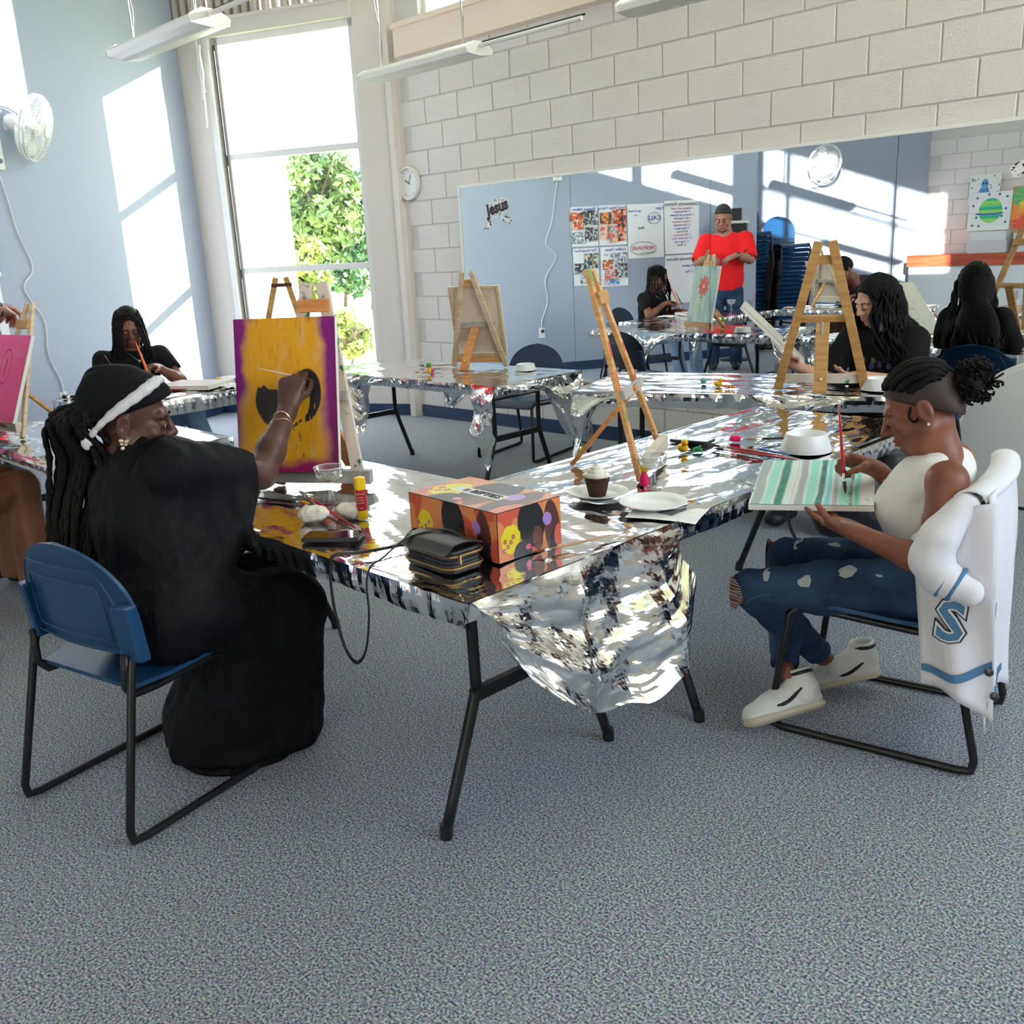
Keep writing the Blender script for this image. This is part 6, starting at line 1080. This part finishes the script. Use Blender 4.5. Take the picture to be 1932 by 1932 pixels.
# jacket over the back of her chair
def jacket():
    rz = R(99.8); o = V3(-1.119,2.653,0); Q = lambda x,y,z: o+Rz(rz)@V3(x,y,z); t = empty('jacket', tuple(o), 0, 'white letterman style jacket with blue stripes hung over a chair back', 'jacket'); mj = mat('white_jacket', srgb(234,232,238), .75, bump=((30,30,12),.25)); mb_ = mat('jacket_blue', srgb(84,130,170), .7); mk = mat('jacket_black', (.02,.02,.025), .6)
    def put(mb, n, m, **k): ob = mb.build(n, m, t, **k); ob.location = (-o).tolist(); return ob
    def back(u,v): x = -.27+.54*u; z = .80-(.60-.04*math.sin(7*u))*v-.05*v*v*(u<.3); y = -.275-.015*math.sin(3*u+1)-.05*v+.016*math.sin(9*u)*v; return Q(x,y-.012*math.sin(5*v),z)
    put(shell(np.array([[back(j/20,i/24) for j in range(21)] for i in range(25)]), .006), 'back_panel', mj, smooth=True)
    def side(u,v): y = -.335+.20*u*(1-.1*v)-.03*v; x = -.272-.028*math.sin(math.pi*u)*(.4+.6*v)-.010*math.sin(9*u+4*v); z = .785-.11*u*u-(.60-.19*u)*v; return Q(x,y+.02,z)
    put(shell(np.array([[side(j/18,i/22) for j in range(19)] for i in range(23)]), .006), 'front_panel', mj, smooth=True)
    def top(u,v): x = -.27+.54*u; a = v*math.pi; return Q(x,-.272-.036*math.cos(a)+.10*(2*u-1)**2*.25,.782+.026*math.sin(a))
    put(shell(np.array([[top(j/14,i/8) for j in range(15)] for i in range(9)]), -.005), 'shoulder_fold', mj, smooth=True)
    F = Field(Q(-.30,0,0)-V3(.5,.5,0),Q(-.30,0,.8)+V3(.5,.5,.2),.008); F.chain([Q(-.262,-.24,.77),Q(-.300,-.190,.69),Q(-.305,-.170,.63),Q(-.300,-.200,.585),Q(-.300,-.265,.555)],[.036,.046,.050,.048,.040],.03); F.warp(fold_warp((.1,.1,1),.010,16,3)); ob = F.mesh('sleeve', mj, t); ob.location = (-o).tolist()
    def strip(fn,u0,u1,v0,v1,w,m,n,off): 
        G = np.zeros((2,24,3))
        for j in range(24):
            s = j/23; u = u0+(u1-u0)*s; v = v0+(v1-v0)*s+.08*math.sin(math.pi*s)*(abs(u1-u0) > .3)
            for i in range(2): p = fn(min(max(u,0),1),min(max(v+w*i,0),1)); G[i,j] = p+off
        put(shell(G,.0015), n, m)
    out = Rz(rz)@V3(-1,0,0)*.007
    strip(side,.02,.98,.70,.86,.045,mb_,'hem_stripe',out); strip(back,.0,.35,.86,.90,.03,mb_,'hem_stripe',Rz(rz)@V3(0,-1,0)*.008); strip(back,0.02,.10,.45,.95,.03,mb_,'zip_stripe',Rz(rz)@V3(0,-1,0)*.008)
    c0 = Q(-.300,-.200,.585); ax = unit(Q(-.300,-.265,.555)-c0); B = frame(ax)
    for q,w in ((.012,.006),(.040,.006)): c = c0+ax*q; put(MB().tube([c+B@V3((.050-q*.16)*math.cos(a),(.050-q*.16)*math.sin(a),0) for a in np.linspace(0,6.283,26,endpoint=False)], w, 6, closed=True), 'cuff_stripe', mb_, smooth=True)
    Rt = np.stack([Rz(rz)@V3(0,-1,0),V3(0,0,1),Rz(rz)@V3(-1,0,0)],1)
    for off,m,bold,dz in ((.034,mk,.012,0),(.036,m_white,.008,.0),(.038,mb_,.003,0)): ob = text_mesh('letter', 'S', .15, m, t, Rt@Rz(-.06), Q(-.276-off,-.232,.465), bold=bold); ob.location = (-o).tolist()
    for y,z in ((-.33,.345),(-.345,.27)): put(MB().lathe([(0,.006),(.011,.004),(.012,0)],Q(-.300 if z > .3 else -.276,y,z),12,frame(Rz(rz)@V3(-1,0,0))), 'snap_button', mat('snap_steel', srgb(90,92,98), .3, .8))
jacket()
# ---------------------------------------------------------------- the girl with long curly hair
def wavy(path, r, seed, amp, n=60, wf=26):
    pts = spline(path,n); g = np.random.default_rng(seed); ph = g.random(3)*6; return [p+V3(math.sin(wf*i/n+ph[0]),math.cos(wf*i/n+ph[1]),0)*amp*min(1,i/12) for i,p in enumerate(pts)], [r*(1-.4*(i/n)) for i in range(n)]
def girl_c():
    P = Person((-2.18,4.95,0), 'seated girl with long black curly hair and a black t-shirt')
    H = Head((-2.215,4.885,1.105), (-.42,-.82,-.34), (-.05,-.1,1), 1.0); F = Field((-2.75,4.40,.60),(-1.80,5.15,1.28),.0055); nb = V3(-2.185,4.935,.985); H.field(F, nb, .047, .95)
    sr,er,wr_ = V3(-2.345,4.90,.905),V3(-2.42,4.78,.70),V3(-2.50,4.60,.79); sl,el,wl = V3(-2.015,4.95,.905),V3(-1.965,4.82,.69),V3(-2.13,4.60,.755)
    F.cap(nb,(-2.18,4.95,.80),.05,.10,k=.04)
    for s,e,w in ((sr,er,wr_),(sl,el,wl)): F.cap((-2.18,4.94,.90),s,.055,.05,k=.04); F.chain([s,e,e+(w-e)*.35,w],[.048,.040,.038,.024],.02)
    hand(F, wr_, (-.3,-.6,.5), (.5,-.6,-.6), 1, [(.5,1,.6),(.8,1.2,.7),(1,1.3,.7),(1.1,1.3,.7)], (.8,.5), .92); hand(F, wl, (-.55,-.75,.15), (0,0,1), -1, [(.2,.3,.3)]*4, (.3,.5), .92); P.put(F.mesh('body', sk_c)); H.features(P, srgb(206,120,116))
    T = Field((-2.55,4.65,.42),(-1.85,5.20,1.03),.0075); mk = mat('black_tee', (.006,.006,.007), .85, bump=((30,30,12),.3), spec=.25); T.ell((-2.18,4.955,.79),(.175,.125,.20)); T.ell((-2.17,4.98,.58),(.165,.13,.19),None,.05); T.cap((-2.33,4.91,.89),(-2.03,4.945,.89),.07,k=.04)
    for s,e in ((sr,er),(sl,el)): T.cap(s,s+(e-s)*.75,.066,.068,k=.03); T.cap(s+(e-s)*.72,e,.050,.055,k=.004,op='sub')
    T.cap((-2.185,4.935,.96),(-2.185,4.93,1.05),.054,op='sub',k=.01); T.warp(fold_warp((0,.2,1),.008,14,2)); P.put(T.mesh('t_shirt', mk)); g = random.Random(2)
    for i in range(9): P.put(MB().ball((-2.25+.15*g.random(),4.835-.008*g.random(),.70+.14*g.random()),(.014,.004,.018),7,5).build('shirt_print', mat('print_%d'%(i%3), (srgb(110,60,90),srgb(90,90,60),srgb(60,60,96))[i%3], .8)))
    J = Field((-2.75,4.00,.0),(-1.85,5.20,.62),.009); J.ell((-2.17,4.98,.48),(.18,.16,.10)); hl = V3(-2.27,4.93,.47); hr = V3(-2.07,4.95,.47)
    for h,k,a in ((hl,V3(-2.42,4.52,.50),V3(-2.40,4.33,.11)),(hr,V3(-2.12,4.50,.50),V3(-2.12,4.36,.11))): J.chain([h,k],[.088,.064],.03); J.chain([k,a],[.062,.05],.02)
    P.put(J.mesh('trousers', mat('dark_trousers', srgb(26,26,30), .9)))
    cr = mat('black_clog', (.014,.014,.015), .5)
    for a,d in ((V3(-2.40,4.33,.05),V3(.02,-1,0)),(V3(-2.12,4.36,.05),V3(-.1,-1,0))):
        d = unit(d); S = Field(a-.2,a+.25,.006); S.flatcap(a-d*.06,a+d*.07,.046,.050,(0,0,1),.8,.02); S.ell(a+d*.09+V3(0,0,.005),(.052,.06,.040),None,.02); S.cap(a+V3(0,0,.03),a+V3(0,0,.12),.038,k=.004,op='sub'); S.cut(a-V3(0,0,.045),(0,0,-1)); c_ = P.put(S.mesh('clog', cr))
        for i in range(5): P.put(MB().lathe([(0,.0015),(.006,.0015),(.006,0)],a+d*(.05+.022*(i%3))+V3(.022*(1 if i > 2 else -1)*(.6+.2*(i%2)),0,.044),10).build('vent_hole', m_black))
    C = Field((-2.5,4.6,.55),(-1.9,5.25,1.32),.008); C.ell(H.p(0,-.022,.046),(.086,.104,.090),H.R); C.ell(H.p(0,-.085,-.05),(.105,.06,.13),H.R,.05); C.ell((-2.13,5.03,.82),(.135,.075,.20),None,.06); C.cut(H.p(0,.060,.05),H.R@V3(0,.90,-.42),H.p(0,0,0)-.16,H.p(0,0,0)+.16); C.cap(H.p(0,.03,-.03),H.p(0,.10,-.10),.066,op='sub',k=.02); C.noise(.006,30,4); P.put(C.mesh('hair_mass', m_hair))
    g = np.random.default_rng(4)
    for i in range(86):
        sd = 1 if i%2 else -1; u = g.random(); a = sd*(.75+2.3*u); ph = -.1+.5*g.random(); s0 = H.surf(a,.55*(1-u*.4)+.2*g.random(),.010); s1 = H.surf(a,-.3,.020+.014*g.random()); x = s1-H.c; b = V3(x[0]*1.35,x[1]*1.15,0); b1 = H.c+b+V3(0,0,-.16); b2 = V3(H.c[0]+.035,H.c[1]+.06,0)+b*1.25+V3(0,0,.80+.02*g.random()); b3 = V3(H.c[0]+.04,H.c[1]+.08,0)+b*1.2+V3(0,0,.60+.10*g.random())
        if x[1] < 0: b2 = V3(b2[0],min(b2[1],4.86),b2[2]); b3 = V3(b3[0],4.855+.02*g.random(),.70+.08*g.random())
        pt,rs = wavy([s0,s1,b1,b2,b3],.0085,i,.010); P.put(MB().tube(pt,rs,6).build('curl', m_hair, smooth=True))
    P.put(MB().ball(H.p(-.03,-.11,.10),.004,6,5).build('hair_clip', m_pw))
    brush((-2.575,4.60,.93),(-2.50,4.545,.80), srgb(226,130,120), 'short pink brush in the hand of the girl with long curly hair', srgb(90,50,40), .004); return P
girl_c()
# ---------------------------------------------------------------- the girl with locs at the corner table
def girl_d():
    P = Person((-6.32,2.70,0), 'seated girl with long locs and a black t-shirt, drawing with an orange brush')
    H = Head((-6.235,2.685,1.090), (.86,-.30,-.42), (.2,-.05,1), 1.0); F = Field((-6.55,2.30,.60),(-5.90,3.10,1.26),.0055); nb = V3(-6.295,2.70,.965); H.field(F, nb, .047, .95)
    sr,er,wr_ = V3(-6.335,2.52,.885),V3(-6.27,2.46,.69),V3(-6.06,2.55,.745); sl,el,wl = V3(-6.27,2.89,.885),V3(-6.15,2.95,.71),V3(-6.085,2.765,.825)
    F.cap(nb,(-6.30,2.70,.80),.05,.10,k=.04)
    for s,e,w in ((sr,er,wr_),(sl,el,wl)): F.cap((-6.30,2.70,.885),s,.055,.048,k=.04); F.chain([s,e,e+(w-e)*.35,w],[.047,.039,.037,.024],.02)
    hand(F, wr_, (.9,.3,0), (0,0,-1), -1, [(.2,.3,.3)]*4, (.4,.3), .92); hand(F, wl, (.35,-.65,.15), (.2,-.1,-1), 1, [(.5,1,.6),(.8,1.2,.7),(1,1.3,.7),(1.1,1.3,.7)], (.8,.5), .92); P.put(F.mesh('body', sk_d)); H.features(P, srgb(160,96,90))
    T = Field((-6.62,2.28,.42),(-6.02,3.12,1.01),.0075); T.ell((-6.31,2.70,.78),(.125,.175,.19)); T.ell((-6.34,2.70,.57),(.125,.16,.18),None,.05); T.cap((-6.33,2.55,.875),(-6.28,2.86,.875),.066,k=.04)
    for s,e in ((sr,er),(sl,el)): T.cap(s,s+(e-s)*.55,.062,.062,k=.03); T.cap(s+(e-s)*.52,e,.050,.054,k=.004,op='sub')
    T.cap((-6.295,2.70,.94),(-6.29,2.70,1.03),.056,op='sub',k=.01); T.warp(fold_warp((0,.2,1),.008,14,2)); P.put(T.mesh('t_shirt', mat('black_tee')))
    J = Field((-6.60,2.40,.0),(-5.60,3.05,.62),.009); J.ell((-6.36,2.70,.47),(.16,.18,.10))
    for h,k,a in ((V3(-6.32,2.60,.47),V3(-5.88,2.52,.50),V3(-5.84,2.52,.05)),(V3(-6.32,2.80,.47),V3(-5.88,2.88,.50),V3(-5.74,2.94,.05))): J.chain([h,k],[.086,.066],.03); J.chain([k,a],[.066,.07],.02)
    P.put(J.mesh('jeans', mat('washed_denim', srgb(96,116,142), .9, var=(8,srgb(120,140,166)))))
    for a in ((-5.80,2.51,.035),(-5.70,2.95,.035)): P.put(MB().ball(a,(.11,.045,.034),14,8).build('shoe', m_black, smooth=True))
    C = Field((-6.40,2.52,1.0),(-6.05,2.86,1.26),.007); C.ell(H.p(0,-.020,.044),(.079,.098,.087),H.R); C.cut(H.p(0,.064,.06),H.R@V3(0,.92,-.38)); C.cut(H.p(0,-.02,.0),H.R@V3(0,.35,-.95)); P.put(C.mesh('scalp_hair', m_hair2)); g = np.random.default_rng(6)
    for i in range(36):
        sd = 1 if i%2 else -1; u = g.random(); a = sd*(.55+2.5*u); s0 = H.surf(sd*(.15+u*2.4),.95-.5*u,.008); s1 = H.surf(a,.0,.016); x = s1-H.c; b1 = H.c+V3(x[0]*1.25,x[1]*1.25,-.12); b2 = V3(-6.24,2.69,.0)+V3(x[0]*1.35+(.05 if u < .3 else -.05),x[1]*1.5,.86); b3 = b2+V3(.0,.0,-.10-.12*g.random())
        if u < .25: b1 = b1+V3(.02,0,0); b2 = V3(-6.165,b2[1],.86); b3 = V3(-6.16,b3[1],.74)
        pt,rs = lock([s0,s1,b1,b2,b3], .0085, i, 44); P.put(MB().tube(pt,rs,6).build('loc', m_hair2, smooth=True))
    for sx in (-1,1): P.put(MB().ball(H.p(sx*.086,-.002,-.045),(.005,.005,.014),8,6).build('earring', mat('pearl'), smooth=True))
    P.put(MB().tube(spline([(-6.26,2.63,.955),(-6.19,2.68,.885),(-6.185,2.70,.870),(-6.20,2.73,.89),(-6.26,2.78,.955)],20),.0014,4).build('necklace', m_steel)); P.put(MB().ball((-6.182,2.70,.866),.010,8,6).build('pendant', m_steel))
    brush((-5.94,2.655,.735),(-6.095,2.655,1.0), srgb(240,110,50), 'bright orange brush held before her mouth by the girl with locs', srgb(80,50,50), .0075); brush((-6.05,2.50,.80),(-6.16,2.47,.93), srgb(90,50,46), 'dark brush in the resting hand of the girl with locs', srgb(60,40,40), .005); return P
girl_d()
# ---------------------------------------------------------------- the man in the red t-shirt
def man():
    P = Person((-6.08,1.63,0), 'standing man in a red t-shirt and dark cap with a black watch'); a = R(-33); X = V3(math.cos(a),math.sin(a),0); Yf = V3(-math.sin(a),math.cos(a),0)
    H = Head((-6.085,1.665,1.675), (.36,.84,-.36), (.05,.1,1), 1.12); F = Field((-6.55,1.20,.85),(-5.45,2.30,1.86),.0065); nb = V3(-6.095,1.62,1.535); H.field(F, nb, .060, 1.08)
    c = V3(-6.08,1.615,0); sr = c+X*.225+V3(0,0,1.445); sl = c-X*.225+V3(0,0,1.445); er = V3(-5.79,1.585,1.225); wr_ = V3(-5.825,1.805,1.272); el = c-X*.30+Yf*.10+V3(0,0,1.21); wl = V3(-6.10,1.925,1.262)
    F.cap(nb,c+V3(0,0,1.30),.07,.13,k=.05)
    for s,e,w in ((sr,er,wr_),(sl,el,wl)): F.cap(c+V3(0,0,1.44),s,.07,.065,k=.05); F.chain([s,e,e+(w-e)*.35,w],[.064,.052,.050,.031],.02)
    hand(F, wr_, (-.62,.62,-.25), (-.2,-.35,-.9), 1, [(.35,.5,.4),(.4,.55,.4),(.45,.6,.4),(.5,.6,.4)], (.3,.4), 1.08); hand(F, wl, (.72,.35,-.15), (.0,-.4,-.9), -1, [(.4,.6,.4)]*4, (.5,.4), 1.05); P.put(F.mesh('body', sk_m)); H.features(P, srgb(150,96,88))
    P.put(MB().tube([H.p(x,y,z) for x,y,z in ((-.056,.045,-.06),(-.036,.075,-.095),(0,.094,-.108),(.036,.075,-.095),(.056,.045,-.06))],[.008,.012,.014,.012,.008],7,flat=.6).build('beard', mat('dark_beard', srgb(62,44,38), .9), smooth=True))
    Rr_ = np.stack([X,Yf,V3(0,0,1)],1); T = Field((-6.62,1.14,.80),(-5.42,2.25,1.62),.009); T.ell(c+V3(0,0,1.28),(.215,.145,.25),Rr_); T.ell(c+V3(0,0,1.02),(.205,.150,.26),Rr_,.06); T.cap(c+X*.19+V3(0,0,1.43),c-X*.19+V3(0,0,1.43),.078,k=.05)
    for s,e in ((sr,er),(sl,el)): T.cap(s,s+(e-s)*.80,.080,.086,k=.04); T.cap(s+(e-s)*.68,e,.068,.074,k=.004,op='sub')
    T.cut((0,0,.86),(0,0,-1)); T.cap(nb-V3(0,0,.02),nb+V3(0,0,.08),.07,op='sub',k=.01); T.warp(fold_warp((0,.2,1),.010,12,5)); P.put(T.mesh('t_shirt', mat('red_tee', srgb(236,20,28), .8, bump=((30,30,10),.25))))
    J = Field((-6.5,1.24,.03),(-5.6,2.05,.98),.010); J.ell(c+V3(0,0,.90),(.18,.135,.13),Rr_)
    for s in (-1,1): h = c+X*.10*s; J.chain([h+V3(0,0,.86),h+X*.02*s+V3(0,0,.48),h+X*.03*s-Yf*.02+V3(0,0,.08)],[.105,.082,.068],.04)
    P.put(J.mesh('jeans', mat('blue_denim')))
    for s in (-1,1): P.put(MB().ball(c+X*.13*s+Yf*.06+V3(0,0,.045),(.052,.145,.046),16,9,Rr_).build('shoe', m_black, smooth=True))
    K = Field((-6.26,1.49,1.6),(-5.91,1.84,1.88),.007); K.ell(H.p(0,-.014,.044),[q*1.12+.009 for q in (.073,.094,.086)],H.R); K.cut(H.p(0,.02,.050),H.R@V3(0,.42,-.91)); K.cut(H.p(0,-.05,.0),H.R@V3(0,0,-1)); P.put(K.mesh('cap', mat('charcoal_cap', srgb(44,44,44), .85)))
    w = wr_+unit(er-wr_)*.012; Bf = frame(unit(er-wr_)); P.put(MB().tube([w+Bf@V3(.036*math.cos(t),.036*math.sin(t),0) for t in np.linspace(0,6.283,24,endpoint=False)],.009,6,flat=.5,closed=True).build('watch_strap', m_black, smooth=True))
    o_ = unit(V3(.55,.1,.8)-unit(er-wr_)*(unit(er-wr_)@V3(.55,.1,.8))); wf = P.put(MB().lathe([(0,.010),(.017,.010),(.021,.006),(.021,0)],w+o_*.034,18,frame(o_)).build('watch_case', m_black, smooth=40)); P.put(MB().lathe([(0,.0105),(.014,.0105)],w+o_*.034,18,frame(o_),cap=False).build('watch_dial', mat('dial_grey', srgb(150,150,150), .3)))
    P.put(MB().tube(spline([H.p(-.05,.02,-.115),H.p(0,.055,-.135),H.p(.05,.02,-.115)],12),.0022,5).build('neck_chain', m_brass)); return P
man()
# ---------------------------------------------------------------- the seated person in brown trousers
def brown():
    P = Person((-4.74,.90,0), 'seated person in brown satin trousers at the left edge'); c = V3(-4.74,.95,0)
    H = Head((-4.90,1.17,1.075), (-.1,.80,-.55), (0,.1,1), 1.0); F = Field((-5.15,.60,.60),(-4.30,1.60,1.26),.007); nb = V3(-4.83,1.06,.975); H.field(F, nb, .048)
    F.cap(nb,(-4.74,.96,.84),.05,.10,k=.04)
    for s in (-1,1): sh = V3(-4.74+s*.17,.96,.93); e = V3(-4.74+s*.22,1.12,.76); w = V3(-4.74+s*.10,1.24,.80); F.cap((-4.74,.96,.92),sh,.055,.05,k=.04); F.chain([sh,e,w],[.048,.04,.026],.02); hand(F, w, (-s*.5,.8,.2), (0,0,-1), -s, [(.3,.5,.4)]*4, (.4,.4), .95)
    P.put(F.mesh('body', sk_d)); H.features(P, srgb(150,90,86))
    T = Field((-5.05,.68,.42),(-4.40,1.25,1.08),.010); T.ell((-4.74,.955,.80),(.17,.12,.20)); T.ell((-4.74,.94,.58),(.16,.13,.18),None,.05); T.cap((-4.83,.96,.92),(-4.53,.96,.92),.064,k=.04); T.cap((-4.76,.96,.90),(-4.82,1.05,.96),.075,.058,k=.05); P.put(T.mesh('t_shirt', mat('plum_tee', srgb(52,30,44), .85)))
    J = Field((-5.05,.66,.03),(-4.42,1.62,.64),.009); J.ell((-4.74,.93,.48),(.185,.16,.10))
    for s in (-1,1): k = V3(-4.732+s*.125,1.375,.515); J.chain([V3(-4.74+s*.10,.95,.48),k],[.092,.074],.03); J.chain([k,V3(-4.732+s*.125,1.375,.30),V3(-4.725+s*.130,1.385,.07)],[.074,.072,.098],.02)
    J.warp(fold_warp((0,.05,1),.012,15,8)); J.cut((0,0,.045),(0,0,-1)); P.put(J.mesh('trousers', mat('brown_satin', srgb(124,78,54), .42, var=(7,srgb(150,98,66)), bump=((30,30,8),.3), sheen=.1)))
    for s in (-1,1): P.put(MB().ball((-4.725+s*.130,1.43,.032),(.050,.125,.032),14,8).build('shoe', m_black, smooth=True))
    C = Field((-5.1,.95,.90),(-4.70,1.35,1.26),.008); C.ell(H.p(0,-.02,.045),(.084,.102,.090),H.R); C.ell(H.p(0,-.09,-.0),(.07,.05,.07),H.R,.04); C.cut(H.p(0,.06,.06),H.R@V3(0,.92,-.4)); P.put(C.mesh('hair_mass', m_hair)); return P
brown()
